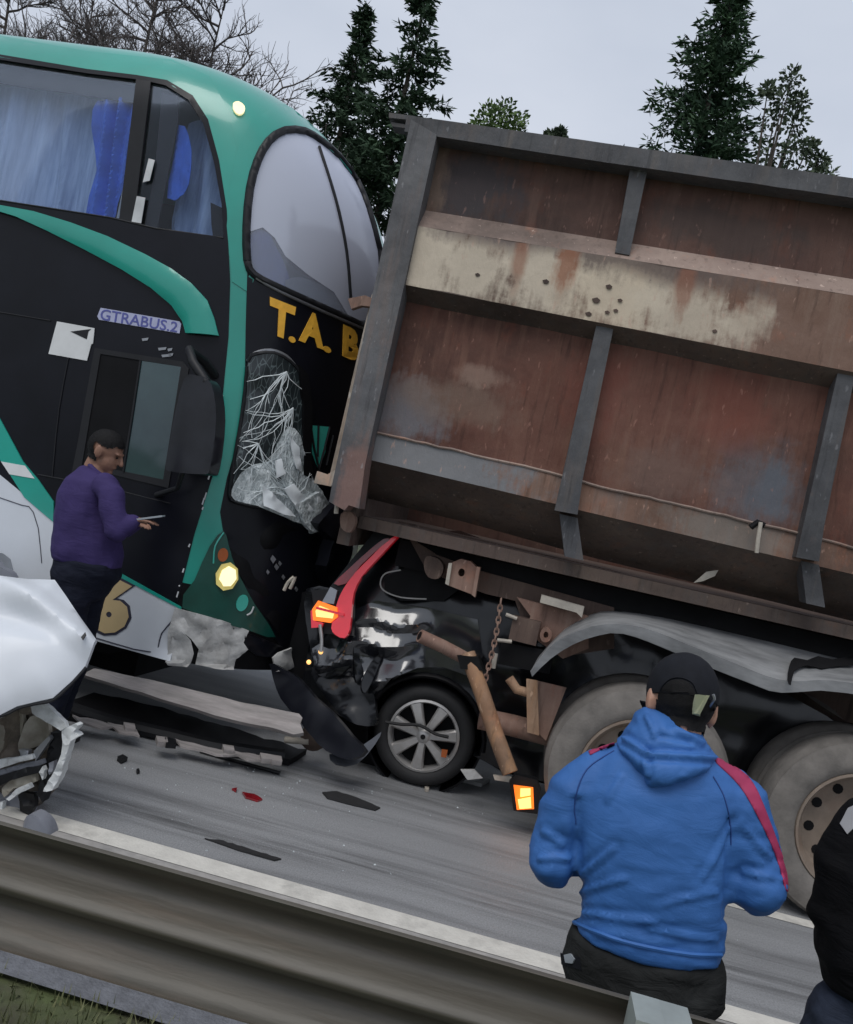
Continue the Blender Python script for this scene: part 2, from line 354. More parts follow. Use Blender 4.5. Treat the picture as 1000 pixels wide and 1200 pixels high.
def asphalt():
    m = bpy.data.materials.new('asphalt'); m.use_nodes = True; t = m.node_tree; p = t.nodes['Principled BSDF']; L = t.links.new
    p.inputs['Specular IOR Level'].default_value = .4
    g = N(t, 'ShaderNodeNewGeometry')
    def nz(sc, st, det=5., ro=.6, off=0.):
        mp = N(t, 'ShaderNodeMapping'); mp.inputs['Scale'].default_value = st; mp.inputs['Location'].default_value = (off, off, 0); L(g.outputs['Position'], mp.inputs[0])
        n = N(t, 'ShaderNodeTexNoise', Scale=sc, Detail=det, Roughness=ro); L(mp.outputs[0], n.inputs['Vector']); return n.outputs['Fac']
    def rng(f, a, b, c, d):
        r = N(t, 'ShaderNodeMapRange'); L(f, r.inputs['Value'])
        for k, v in zip(('From Min', 'From Max', 'To Min', 'To Max'), (a, b, c, d)): r.inputs[k].default_value = v
        return r.outputs[0]
    def M2(op, a, b):
        q = N(t, 'ShaderNodeMath', operation=op)
        for i, x in enumerate((a, b)):
            if isinstance(x, (int, float)): q.inputs[i].default_value = x
            else: L(x, q.inputs[i])
        return q.outputs[0]
    sep = N(t, 'ShaderNodeSeparateXYZ'); L(g.outputs['Position'], sep.inputs[0])
    fine = rng(nz(110, (1, 1, 1), 4, .7), .3, .7, .72, 1.28); large = rng(nz(.9, (.5, 1.6, 1)), .3, .7, .88, 1.1)
    v = M2('MULTIPLY', M2('MULTIPLY', fine, large), .262)
    wob = M2('MULTIPLY', nz(.35, (1, .2, 1), 2), .55)
    yy = M2('ADD', sep.outputs['Y'], wob)
    for (yc, hw, amt, off) in ((4.72, .2, .62, 1.), (5.0, .13, .45, 4.), (5.95, .4, .5, 7.), (5.45, .12, .3, 9.), (4.4, .05, .35, 2.)):
        d = M2('ABSOLUTE', M2('SUBTRACT', yy, yc), 0); k = rng(d, hw*.25, hw, 1, 0)
        k = M2('MULTIPLY', M2('MULTIPLY', k, rng(nz(1.4, (.35, 6, 1), 6, .7, off), .42, .62, 0, 1)), amt)
        v = M2('MULTIPLY', v, M2('SUBTRACT', 1, k))
    streak = rng(nz(2.6, (.12, 7, 1), 6, .65, 11.), .55, .75, 1, .84); v = M2('MULTIPLY', v, streak)
    cmb = N(t, 'ShaderNodeCombineColor'); L(v, cmb.inputs[0]); L(M2('MULTIPLY', v, 1.02), cmb.inputs[1]); L(M2('MULTIPLY', v, 1.05), cmb.inputs[2]); L(cmb.outputs[0], p.inputs['Base Color'])
    L(rng(nz(1.2, (.4, 3, 1), 4, .6, 5.), .35, .7, .42, .72), p.inputs['Roughness'])
    bp = N(t, 'ShaderNodeBump', Strength=.6, Distance=.008); L(nz(130, (1, 1, 1), 2), bp.inputs['Height']); L(bp.outputs[0], p.inputs['Normal'])
    return m
M['asphalt'] = asphalt()
M['line'] = mat('road_paint', (.62, .6, .55), .6, var=.12, scale=9, bump=.2, bscale=90, dirt=.7, dirtc=(.3, .29, .27))
M['line_old'] = mat('worn_road_paint', (.33, .315, .3), .7, var=.2, scale=12, dirt=.6, dirtc=(.17, .17, .17))
M['soil'] = mat('verge_soil', (.13, .12, .08), .95, var=.4, scale=5, c2=(.09, .12, .04), bump=.5, bscale=30)
M['gravel'] = mat('shoulder_asphalt', (.14, .145, .16), .85, var=.25, scale=14, bump=.5, bscale=70)
M['grass'] = mat('grass', (.1, .13, .05), .7, var=.4, scale=12, c2=(.2, .2, .09))
M['bark'] = mat('bark', (.06, .05, .042), .9, var=.3, scale=3)
M['twig'] = mat('bare_twig', (.085, .073, .07), .9, var=.3, scale=3)
M['spruce'] = mat('spruce_needles', (.026, .05, .03), .75, var=.35, scale=1.2, c2=(.05, .09, .048), spec=.2)
M['pine'] = mat('pine_needles', (.025, .055, .035), .75, var=.35, scale=1.2, c2=(.06, .11, .055), spec=.2)
M['leaf'] = mat('green_leaves', (.07, .12, .04), .7, var=.35, scale=1.5, c2=(.13, .2, .06), spec=.2)
M['leaf2'] = mat('grey_green_leaves', (.05, .075, .05), .7, var=.35, scale=1.5, c2=(.1, .13, .08), spec=.2)
M['galv'] = mat('galvanised_steel', (.078, .07, .056), .5, .05, var=.22, scale=4, stretch=(.4, 3, 3), dirt=.55, dirtc=(.17, .13, .1), bump=.08, bscale=20)
M['post'] = mat('post_steel', (.33, .36, .34), .55, .3, var=.15, scale=9, dirt=.3)

# ------------------------------------------------------------------ ground and road
def sheet(name, x0, x1, y0, y1, z, m, nx=1, ny=1):
    V = [(x0+(x1-x0)*i/nx, y0+(y1-y0)*j/ny, z) for j in range(ny+1) for i in range(nx+1)]
    F = [(j*(nx+1)+i, j*(nx+1)+i+1, (j+1)*(nx+1)+i+1, (j+1)*(nx+1)+i) for j in range(ny) for i in range(nx)]
    o = mk(name, V, F, m); o['kind'] = 'structure'; return o
sheet('ground', -600, 600, -300, 900, -.03, M['soil'])
sheet('road', -300, 300, 3.12, 14.5, 0, M['asphalt'])
sheet('road_shoulder', -300, 300, 2.86, 3.12, -.004, M['gravel'])
sheet('edge_line', -60, 60, 3.955, 4.105, .004, M['line'])
sheet('worn_edge_line', -60, 60, 3.86, 3.95, .004, M['line_old'])
sheet('lane_dash', 1.35, 3.9, 5.315, 5.425, .004, M['line'])
sheet('far_edge_line', -60, 60, 13.6, 13.75, .004, M['line'])
gb = MB(); rg = random.Random(3)
for i in range(5200):
    x = rg.uniform(-2.6, 2.2); y = rg.uniform(2.3, 2.9)-abs(rg.gauss(0, .04)); h = rg.uniform(.025, .1)*(1.2 if y < 2.7 else .7); a = rg.uniform(0, 6.28); l = rg.uniform(0, .05); wd = rg.uniform(.002, .005)
    dx, dy = math.cos(a), math.sin(a); b = Vector((x, y, -.03))
    gb.add([b+Vector((-dy*wd, dx*wd, 0)), b+Vector((dy*wd, -dx*wd, 0)), b+Vector((dx*l, dy*l, h))], [(0, 1, 2)])
g_ = mk('grass', gb.v, gb.f, M['grass']); g_['kind'] = 'stuff'; g_['label'] = 'short dry grass on the verge under the guardrail'; g_['category'] = 'grass'

# ------------------------------------------------------------------ trees
def leafquad(mb, p, d, L, wd, rg):
    d = d.normalized(); s = d.cross(Vector((rg.uniform(-1, 1), rg.uniform(-1, 1), rg.uniform(-1, 1))))
    s = s.normalized() if s.length > 1e-4 else d.orthogonal().normalized()
    mb.add([p-s*wd*.5, p+d*L*.5-s*wd, p+d*L, p+d*L*.5+s*wd], [(0, 1, 2, 3)])
def conifer(label, px, py, Y, slope, zlo, m, seed, gap=.12, group='conifers behind the truck', irr=.35, skew=0., nb=9, up=.0, tw=1.0):
    rg = random.Random(seed); top = onY(px, py, Y); H = top.z; base = Vector((top.x, Y, 0))
    t = thing('conifer_tree', label, 'tree', base, group)
    tr = MB().tube([base+Vector((0, 0, H*i/8)) for i in range(9)], [.02+.26*(1-i/8) for i in range(9)], 8).build('trunk', M['bark'], t)
    mb = MB(); z = H-.2; lo = zlo
    while z > lo:
        dz = H-z; rr = dz*slope
        for k in range(nb):
            if rg.random() < gap: continue
            a = rg.uniform(0, 6.283); L = max(.25, rr*(1+rg.uniform(-irr, irr)))*(1+skew*math.cos(a)); bz = z+rg.uniform(-.25, .25)
            d = Vector((math.cos(a), math.sin(a), .12+up)); p0 = base+Vector((0, 0, bz)); n = max(3, int(L/.16))
            for i in range(n):
                u = (i+1)/n
                p = p0+Vector((d.x*L*u, d.y*L*u, (d.z*u-.32*u*u+.14*u**3+up*u*u)*L))
                for q in range(11 if u > .25 else 6):
                    dd = d*.6+Vector((rg.uniform(-1, 1), rg.uniform(-1, 1), rg.uniform(-.75, .45)))
                    leafquad(mb, p+Vector((rg.uniform(-.1, .1), rg.uniform(-.1, .1), rg.uniform(-.12, .08))), dd, rg.uniform(.14, .4)*tw, rg.uniform(.025, .06)*tw, rg)
        z -= .30
    for i in range(40): leafquad(mb, base+Vector((0, 0, H-.9*rg.random())), Vector((rg.uniform(-.5, .5), rg.uniform(-.5, .5), 1)), .3, .05, rg)
    mb.build('crown', m, t, None); return t
conifer('tall narrow dark spruce, the left one of the pair behind the bus windshield', 430, 12, 31, .25, 5, M['spruce'], 5, .25, irr=.5)
conifer('tallest dark spruce with ragged gaps, just left of the truck box corner', 507, -40, 28, .235, 5, M['spruce'], 8, .34, irr=.55, nb=8)
conifer('dense dark conifer rising above the right part of the truck box', 868, -50, 26, .235, 4, M['pine'], 21, .2, irr=.5, skew=-.05, up=.14, nb=12, tw=.85)
def leafy(name, label, px, py, Y, blobs, m, seed, dens=1., size=.16, group='leafy trees behind the truck'):
    rg = random.Random(seed); top = onY(px, py, Y); base = Vector((top.x, Y, 0)); t = thing(name, label, 'tree', base, group)
    tm = MB().tube([base, base+Vector((0, 0, top.z*.4)), base+Vector((.1, 0, top.z*.72))], [.2, .14, .06], 8); mb = MB()
    for (bx, by, rpx) in blobs:
        c = onY(bx, by, Y+rg.uniform(-.6, .6)); r = rpx*Y/FPX
        tm.tube([base+Vector((0, 0, top.z*.5)), (base+Vector((0, 0, top.z*.6))).lerp(c, .5), c], [.07, .045, .012], 5)
        for i in range(int(260*dens*max(r, .4)**1.6)):
            v = Vector((rg.gauss(0, 1), rg.gauss(0, 1), rg.gauss(0, 1))).normalized(); p = c+v*r*(rg.random()**.45)*rg.uniform(.75, 1.1)
            leafquad(mb, p, v+Vector((rg.uniform(-1, 1), rg.uniform(-1, 1), rg.uniform(-.6, .8))), size*rg.uniform(.7, 1.5), size*.35, rg)
    tm.build('trunk', M['bark'], t); mb.build('crown', m, t, None); return t
leafy('leafy_tree', 'small bright green round tree peeking over the truck rim beside the spruces', 580, 118, 25,
      [(572, 140, 18), (592, 133, 18), (585, 150, 24), (606, 145, 14), (560, 155, 16), (580, 175, 30), (600, 185, 28)], M['leaf'], 4, 2.4, .13)
leafy('leafy_tree', 'tiny tuft of a tree top showing over the truck rim', 655, 152, 27, [(645, 160, 7), (657, 157, 7), (650, 172, 12), (655, 190, 18)], M['leaf2'], 6, 4., .12)
leafy('leafy_tree', 'loose grey-green tree with see-through branches right of the dense conifer', 925, 80, 24,
      [(928, 92, 13), (938, 118, 11), (918, 118, 13), (932, 145, 14), (908, 140, 16), (948, 172, 10), (962, 188, 9), (930, 178, 17), (967, 205, 11), (945, 205, 17), (905, 180, 20), (915, 215, 26), (900, 105, 8)], M['leaf2'], 9, 2.0, .13)
def bare(label, px, py, Y, seed, lean=0., zmin=4., spread=1.):
    rg = random.Random(seed); top = onY(px, py, Y); H = top.z; base = Vector((top.x-lean*H, Y, 0)); t = thing('bare_tree', label, 'tree', base, 'leafless trees above the bus roof')
    tm = MB(); P = [base+Vector((lean*H*i/10+rg.uniform(-.1, .1), rg.uniform(-.1, .1), H*i/10)) for i in range(11)]; tm.tube(P, [.2*(1-i/10)+.015 for i in range(11)], 7); tm.build('trunk', M['bark'], t)
    mb = MB()
    def br(p, d, L, r, dep):
        n = 4; pts = [p]; dd = d
        for i in range(n):
            dd = (dd+Vector((rg.uniform(-.3, .3), rg.uniform(-.3, .3), rg.uniform(-.16, .24)))).normalized(); pts.append(pts[-1]+dd*L/n)
        mb.tube(pts, [max(.006, r*(1-.6*i/n)) for i in range(n+1)], 4 if dep > 0 else 3, False)
        if dep <= 0: return
        for i in range(1, n+1):
            for q in range(2 if dep > 1 or rg.random() < .6 else 1):
                s = Vector((rg.uniform(-1, 1), rg.uniform(-1, 1), rg.uniform(-.35, .8))); br(pts[i], (dd*.75+s*.85).normalized(), L*rg.uniform(.38, .6), r*.5, dep-1)
    k = 0; z = H-.3
    while z > max(zmin, H*.42):
        a = rg.uniform(0, 6.28); L = (.7+(H-z)*.42)*rg.uniform(.7, 1.15)*spread; f = z/H*10; i = min(9, int(f)); p = P[i].lerp(P[i+1], f-i)
        br(p, Vector((math.cos(a), math.sin(a)*.8, rg.uniform(.1, .55))).normalized(), L, .035+.008*L, 2 if L < 1.5 else 3 if rg.random() < .5 else 2); z -= .26
    mb.build('branches', M['twig'], t, None); return t
bare('bare dark branches above the bus roof at the left edge of the photo', 25, -60, 27, 2)
bare('thin leafless tree over the bus roof, between the two wider ones', 112, -5, 30, 3, spread=.8)
bare('leafless tree with upright stem over the middle of the bus roof', 192, -40, 26, 14)
bare('leafless tree with wide twiggy crown reaching right towards the spruces', 262, 2, 27, 7, spread=1.15)
# ------------------------------------------------------------------ truck
TY = 5.35
pt = lambda x, y, Y=5.45: onY(x, y, Y)
GREY = (.17, .18, .2); CREAM = (.56, .45, .32)
M['rust_up'] = rust_mat('rusty_upper_plate', (.095, .05, .04), (.125, .068, .053), (.15, .09, .07), [(pt(545, 215), .35, .25, (.05, .047, .053), .8), (pt(505, 205), .12, .4, (.22, .15, .11), .6), (pt(850, 270), .5, .15, (.06, .047, .043), .6)])
M['rust_low'] = rust_mat('rusty_lower_plate', (.125, .052, .037), (.155, .074, .054), (.2, .105, .073),
    [(pt(470, 480), .3, .22, GREY, .7), (pt(530, 470), .45, .14, (.19, .13, .1), .6), (pt(890, 570), .3, .26, (.12, .125, .14), .6), (pt(905, 575), .12, .18, (.10, .125, .155), .6), (pt(780, 555), .3, .2, (.17, .11, .09), .6), (pt(560, 440), .16, .06, (.28, .19, .15), .6), (pt(700, 450), .2, .3, (.16, .05, .036), .6), (pt(860, 480), .25, .25, (.17, .055, .038), .6)], sharp=.35)
CR2 = (.56, .485, .385)
M['cream'] = rust_mat('peeling_cream_plate', (.17, .098, .07), (.2, .125, .095), (.24, .17, .13),
    [(pt(500, 300), .22, .32, CR2, .9), (pt(560, 318), .3, .24, CR2, .9), (pt(640, 325), .3, .26, CR2, .9), (pt(720, 345), .34, .3, (.6, .51, .39), .9), (pt(800, 372), .3, .2, CR2, .8), (pt(870, 385), .16, .16, CR2, .7), (pt(590, 274), .55, .13, (.13, .1, .095), .85), (pt(770, 312), .7, .13, (.12, .09, .08), .85), (pt(665, 310), .07, .22, (.26, .1, .05), .8), (pt(800, 340), .06, .2, (.24, .1, .06), .7), (pt(610, 310), .05, .2, (.27, .12, .07), .7)], streak=.9, sharp=.34)
M['ledge'] = rust_mat('skylit_ledge_plate', (.27, .2, .17), (.33, .25, .21), (.24, .17, .14))  # sky light on the up-facing slope put into the paler colour
M['sill'] = rust_mat('sill_plate', (.21, .12, .085), (.25, .15, .11), (.17, .15, .14), [(pt(500, 540), .75, .35, (.21, .215, .225), .95), (pt(860, 620), .4, .2, (.2, .19, .17), .6)])
M['chamfer'] = rust_mat('dirty_underside_plate', (0.105, 0.075, 0.0638), (0.1275, 0.0938, 0.075), (0.0825, 0.075, 0.0713))
M['stake'] = rust_mat('grey_steel_frame', (.07, .071, .077), (.095, .096, .102), (.12, .105, .095), rough=.6)
M['stake_rust'] = rust_mat('worn_grey_post', (.11, .11, .118), (.14, .14, .145), (.17, .13, .115), [(pt(412, 570, 5.3), .1, .3, (.22, .13, .11), .8)], rough=.6)
M['chassis'] = rust_mat('brown_chassis', (0.09, 0.06, 0.0495), (0.12, 0.0825, 0.066), (0.15, 0.105, 0.0825))
M['bracket'] = rust_mat('rusty_bracket', (.22, .13, .1), (.28, .18, .14), (.33, .24, .19))
M['pipe'] = rust_mat('orange_rust_pipe', (.3, .17, .1), (.36, .24, .16), (.42, .22, .1))
M['dark'] = mat('dark_steel', (.009, .009, .01), .75, var=.3, spec=.15)
M['black'] = mat('black_plastic', (.008, .0085, .01), .45, var=.2, spec=.3)
M['tyre'] = mat('dusty_tyre', (.14, .129, .118), .9, var=.22, scale=7, c2=(.2, .183, .166), bump=.15, bscale=60)
M['tread'] = mat('dark_tread', (.045, .043, .042), .9, var=.2)
M['rim'] = mat('dusty_steel_rim', (.25, .2, .16), .6, .2, var=.2, scale=9, dirt=.5, dirtc=(.2, .12, .08))
M['rimdark'] = mat('oily_hub', (.1, .07, .055), .6, .2, var=.3, scale=10)
M['mud'] = mat('dusty_grey_mudguard', (.19, .195, .2), .5, var=.3, scale=4, c2=(.33, .335, .34), stretch=(.7, 2, 2), bump=.1, bscale=12)
M['pale'] = mat('pale_painted_steel', (.44, .4, .34), .6, var=.2, scale=14, dirt=.4)
M['amber'] = mat('lit_amber_lens', (.8, .25, .03), .3, emit=(1, .14, .008), es=.9)
M['amberhot'] = mat('lit_bulb', (.9, .6, .2), .3, emit=(1, .5, .16), es=1.4)
M['beige'] = rust_mat('pale_tailgate_edge', (.42, .36, .3), (.5, .44, .38), (.35, .25, .18))
TR = thing('tipper_truck', 'rusty brown tipper truck with high-sided box, its rear rammed by the bus', 'truck', (1.5, 6.6, 0))
ext = lambda L, sl: L+[(1400, L[-1][1]+sl*(1400-L[-1][0]))]
L_led0 = [(478, 243), (1000, 327), (1400, 392)]; L_led1 = [(474, 262), (1000, 346), (1400, 411)]
L_mid = [(462, 331), (985, 433), (1400, 514)]; L_cha = [(459, 350), (983, 458), (1400, 543)]
L_lip = [(424, 503), (500, 520), (600, 543), (658, 557), (690, 567), (760, 583), (850, 604), (941, 626), (1000, 642), (1400, 748)]
L_sil = [(426, 537), (658, 592), (680, 598), (1000, 673), (1400, 775)]; L_bot = [(414, 580), (546, 612), (700, 655), (1000, 728), (1400, 828)]
panel('side_plate', [(492, 150)]+[(1400, 272), (1400, 396), (1000, 332), (476, 248)], HY(TY+.12), M['rust_up'], TR, thick=.03, step=30)
strip('ledge', L_led0, HY(TY+.115), L_led1, HY(TY), M['ledge'], TR)
panel('side_plate', L_led1+[L_mid[2], L_mid[1], L_mid[0]], HY(TY), M['cream'], TR, off=0, thick=.02, step=25, disp=lambda x, y: .006*noise.noise(Vector((x*.02, y*.03, 0))))
strip('ledge', L_mid, HY(TY), L_cha, HY(TY+.14), M['chamfer'], TR)
panel('side_plate', [(459, 346), (983, 450), (1400, 536), (1400, 760), (1000, 655), (690, 578), (424, 512)], HY(TY+.135), M['rust_low'], TR, thick=.03, step=22,
      disp=lambda x, y: .022*noise.noise(Vector((x*.009, y*.012, 3.1))))
tube_px('weld_lip', dense(L_lip, 14, False), HY(TY+.11), .009, M['ledge'], TR, jit=.004, n=6)
panel('sill', L_lip+L_sil[::-1], HY(TY+.115), M['sill'], TR, off=0, thick=.03, step=24, disp=lambda x, y: .01*noise.noise(Vector((x*.015, y*.03, 7))))
strip('lower_chamfer', L_sil, HY(TY+.12), L_bot, HY(TY+.5), M['chamfer'], TR)
panel('top_rail', [(477, 135), (1000, 209), (1400, 266), (1400, 290), (1000, 232), (680, 186), (505, 159), (474, 154)], HY(TY-.03), M['stake'], TR, thick=.16, step=30, disp=lambda x, y: .008*noise.noise(Vector((x*.03, 0, 2))))
panel('rear_post', [(482, 140), (512, 158), (470, 352), (428, 545), (421, 596), (409, 592), (404, 598), (386, 588), (389, 570), (440, 330)], HY(TY-.04), M['stake_rust'], TR, thick=.18, step=18)
for P in ([(741, 186), (761, 189), (738, 299), (721, 296)], [(1130, 240), (1152, 243), (1128, 362), (1110, 358)]):
    panel('stake', P, HY(TY+.02), M['stake'], TR, thick=.12, step=18)
for dx, dy in ((0, 0), (283, 55), (600, 118)):
    q = lambda L: [(x+dx, y+dy) for x, y in L]
    panel('stake', q([(700, 377), (720, 380), (683, 562), (677, 603), (650, 598), (656, 572)]), HY(TY+.03), M['stake'], TR, thick=.12, step=16)
    panel('stake_foot', q([(656, 602), (677, 607), (684, 657), (662, 652)]), HY(TY+.1), M['stake'], TR, thick=.14, step=14)
# box volume behind the side plates: tailgate, far side, floor, front wall
b = MB().box((-1.24, TY+.2, 1.5), (-1.16, 7.78, 4.1)); b.build('tailgate', M['chamfer'], TR)
MB().box((-1.16, 7.74, 1.5), (5.2, 7.8, 4.1)).build('far_side_plate', M['rust_up'], TR)
MB().box((-1.15, TY+.3, 1.62), (5.2, 7.73, 1.70)).build('box_floor', M['chamfer'], TR)
MB().box((5.2, TY+.1, 1.5), (5.28, 7.8, 4.2)).build('front_wall', M['rust_up'], TR)
panel('tailgate_edge', [(436, 345), (444, 350), (398, 566), (386, 560)], HY(TY+.18), M['beige'], TR, thick=.05, step=14)
panel('top_lug', [(456, 132), (486, 136), (485, 141), (456, 138)], HY(TY+.1), M['stake'], TR, thick=.1)
panel('top_lug', [(458, 143), (482, 147), (481, 151), (460, 148)], HY(TY+.12), M['stake'], TR, thick=.1)
panel('gate_hook', [(372, 552), (384, 556), (398, 548), (396, 560), (388, 570), (368, 566)], HY(TY+.12), M['beige'], TR, thick=.06)
panel('gate_hook', [(408, 350), (428, 346), (442, 352), (440, 360), (424, 358), (412, 362)], HY(TY+.14), M['bracket'], TR, thick=.05)
panel('hinge_eye', smooth_poly([(400, 602), (412, 600), (417, 612), (410, 624), (400, 618)], 3), HY(TY+.1), M['bracket'], TR, thick=.06)
tube_px('gate_pin', [(395, 588), (394, 602)], HY(TY+.05), .014, M['pale'], TR)
# chassis
panel('chassis_beam', [(466, 610), (546, 628), (700, 664), (1000, 738), (1400, 836), (1400, 905), (1000, 806), (700, 712), (590, 680), (540, 666), (505, 650)], HY(5.98), M['chassis'], TR, thick=.12, step=30)
MB().box((-.5, 7.1, .95), (5.2, 7.2, 1.4)).build('chassis_beam', M['chassis'], TR)
MB().box((-.9, 5.9, 1.42), (5.2, 7.3, 1.6)).build('sub_frame', M['dark'], TR)
panel('rear_frame', [(478, 628), (512, 650), (560, 668), (640, 690), (720, 712), (720, 760), (668, 768), (640, 735), (610, 722), (604, 704), (570, 696), (530, 682), (500, 668)], HY(5.88), M['chassis'], TR, thick=.12, step=18)
panel('pivot_bracket', [(524, 668), (528, 660), (540, 655), (552, 658), (562, 668), (557, 698), (523, 685)], HY(5.72), M['bracket'], TR, thick=.1, step=8, holes=[ellipse(541, 671, 4, 5, 10, 10)])
panel('bracket_cheek', [(526, 660), (530, 660), (526, 686), (522, 684)], HY(5.69), M['pale'], TR, thick=.1)
panel('bracket_cheek', [(559, 664), (563, 665), (557, 700), (553, 697)], HY(5.69), M['bracket'], TR, thick=.1)
panel('pivot_drum', smooth_poly([(500, 652), (514, 655), (520, 666), (514, 678), (502, 676), (497, 664)], 3), HY(5.78), M['chassis'], TR, thick=.12)
panel('angle_iron', [(635, 697), (685, 711), (682, 724), (676, 718), (633, 706)], HY(5.7), M['pale'], TR, thick=.06)
panel('gusset', [(606, 700), (628, 706), (690, 722), (690, 760), (660, 772), (632, 752), (616, 738), (622, 722)], HY(5.8), M['bracket'], TR, thick=.05, step=12)
panel('spring_box', [(602, 722), (634, 729), (628, 757), (596, 749)], HY(5.74), M['chassis'], TR, thick=.1)
panel('spring_box', [(588, 752), (650, 764), (644, 790), (584, 778)], HY(5.78), M['dark'], TR, thick=.12)
panel('bolt', ellipse(640, 744, 7, 9, 10, 14), HY(5.73), M['bracket'], TR, thick=.05, holes=[ellipse(640, 744, 3, 4, 10, 8)])
tube_px('stay_rod', [(593, 720), (606, 725)], HY(5.72), .012, M['pale'], TR)
tube_px('stay_rod', [(583, 750), (600, 752)], HY(5.72), .012, M['pale'], TR)
tube_px('stay_rod', [(581, 766), (578, 783)], HY(5.7), .016, M['pale'], TR)
# bent rear bar
def pipe(name, pts, Y0, Y1, r, m, hollow=False):
    k = len(pts)-1; Q = [onY(p[0], p[1], Y0+(Y1-Y0)*i/k) for i, p in enumerate(pts)]
    o = MB().tube(Q, r, 12).build(name, m, TR, 50)
    if hollow:
        d = (Q[0]-Q[1]).normalized()
        mk('pipe_mouth', [Q[0]+d*.002+v for v in [(d.orthogonal().normalized()*math.cos(a)+d.cross(d.orthogonal().normalized())*math.sin(a))*r*.68 for a in [i*math.pi/6 for i in range(12)]]], [tuple(range(12))], M['dark'], o)
    return o
pipe('bar_pipe', [(492, 745), (520, 758), (552, 775)], 5.55, 5.7, .042, M['bracket'], True)
pipe('bar_pipe', [(548, 766), (566, 815), (580, 858), (598, 906)], 5.66, 5.45, .05, M['pipe'])
panel('clamp', [(536, 768), (560, 770), (566, 786), (540, 784)], HY(5.6), M['dark'], TR, thick=.14)
pipe('axle_arm', [(562, 842), (600, 850), (645, 862)], 5.75, 5.8, .07, M['bracket'])
panel('hanger_plate', [(617, 796), (630, 798), (664, 806), (640, 868), (632, 860), (618, 858)], HY(5.66), M['bracket'], TR, thick=.02, step=12)
panel('hanger_flange', [(617, 796), (630, 798), (632, 862), (618, 858)], HY(5.6), M['pipe'], TR, thick=.03, step=12)
pipe('hanger_hook', [(597, 795), (606, 808), (620, 812)], 5.65, 5.65, .03, M['pipe'])
# chain
ch = MB(); C0 = [(587, 706), (583, 735), (577, 765), (568, 800), (566, 812)]; Q = [onY(*p, 5.62) for p in smooth_poly(C0, 5, False)]
tot = sum((a-b).length for a, b in zip(Q, Q[1:])); 
def along(Q, s):
    for a, b in zip(Q, Q[1:]):
        l = (b-a).length
        if s <= l: return a.lerp(b, s/l), (b-a).normalized()
        s -= l
    return Q[-1], (Q[-1]-Q[-2]).normalized()
s = 0; i = 0
while s < tot:
    p, d = along(Q, s); sx = Vector((0, 1, 0)).cross(d).normalized() if i % 2 else Vector((0, 1, 0))
    ring = [p+d*.026*math.cos(a)+sx*.014*math.sin(a) for a in [k*2*math.pi/8 for k in range(9)]]
    MB().tube(ring, .0055, 5, False).build('chain_link', M['bracket'], TR, 60); s += .037; i += 1
# hook and hanging strap on the sill
tube_px('rope_hook', [(892, 612), (889, 630), (887, 648)], HY(TY+.02), .012, M['pale'], TR); tube_px('rope_hook', [(880, 618), (888, 612), (896, 616)], HY(TY+.05), .018, M['dark'], TR)
panel('loose_strap', [(813, 683), (828, 670), (842, 668), (838, 675), (824, 681)], HY(TY+.3), M['pale'], TR, thick=.004)
# mudguard
MGu = smooth_poly([(632, 768), (650, 748), (668, 732), (696, 719), (720, 716), (768, 722), (824, 734), (880, 747), (1000, 776), (1200, 826)], 3, False)
MGc = smooth_poly([(622, 787), (636, 768), (652, 752), (690, 735), (724, 731), (760, 737), (808, 756), (856, 775), (920, 798), (1000, 800), (1200, 850)], 3, False)
MGl = smooth_poly([(624, 793), (642, 775), (660, 762), (684, 750), (716, 742), (740, 745), (772, 757), (824, 779), (880, 801), (916, 812), (1000, 813), (1200, 866)], 3, False)
mg = strip('mudguard', MGu, HY(TY+.5), MGc, HY(TY-.01), M['mud'], TR, thick=.006, smooth=60)
strip('mudguard_lip', MGc, HY(TY-.012), MGl, HY(TY), M['mud'], TR, thick=.006)
hm = HP(onY(960, 780, TY+.2), (0, -.45, .9))
panel('mudguard_tear', smooth_poly([(924, 784), (930, 774), (945, 777), (958, 772), (975, 776), (998, 772), (1000, 782), (980, 784), (962, 787), (945, 783), (930, 790), (926, 806), (922, 800)], 2), HP(onY(930, 782, TY+.16), (0, -.35, .93)), M['dark'], TR, off=.02, thick=.004, step=6)
# wheels
def truck_wheel(x, y0, outer=True):
    r = .545; c = Vector((x, y0, r)); w_ = .27
    ty = MB().lathe(c, (0, 1, 0), [(.345, 0.02), (.36, .0), (.41, -.012), (.475, -.004), (.51, .018), (.522, .022), (.526, .05), (.545, .07), (.545, w_-.06), (.53, w_-.02), (.45, w_), (.345, w_-.02)], 48).build('tyre', [M['tyre']], TR, 50)
    if outer:
        rm = MB().lathe(c, (0, 1, 0), [(.36, .03), (.35, -.004), (.338, -.004), (.325, .03), (.31, .05), (.305, .13), (.285, .15), (.0, .15), (.0, .2), (.3, .2), (.35, .1)], 48).build('rim', M['rim'], ty, 40)
        for k in range(10):
            a = 2*math.pi*k/10+.2; MB().lathe(c+Vector((math.cos(a)*.235, .146, math.sin(a)*.235)), (0, 1, 0), [(.0, .0), (.03, .0), (.03, .006), (0., .006)], 10).build('hand_hole', M['dark'], ty, None)
        MB().lathe(c, (0, 1, 0), [(.0, -.03), (.07, -.03), (.085, .0), (.1, .145), (.12, .155), (0, .155)], 24).build('hub', M['rimdark'], ty, 40)
    return ty
for x in (.86, 2.13):
    truck_wheel(x, 5.42); truck_wheel(x, 5.74, False); truck_wheel(x, 6.95, False); truck_wheel(x, 7.3, False)
    MB().tube([(x, 5.6, .545), (x, 7.4, .545)], .08, 12).build('axle', M['chassis'], TR, 50)
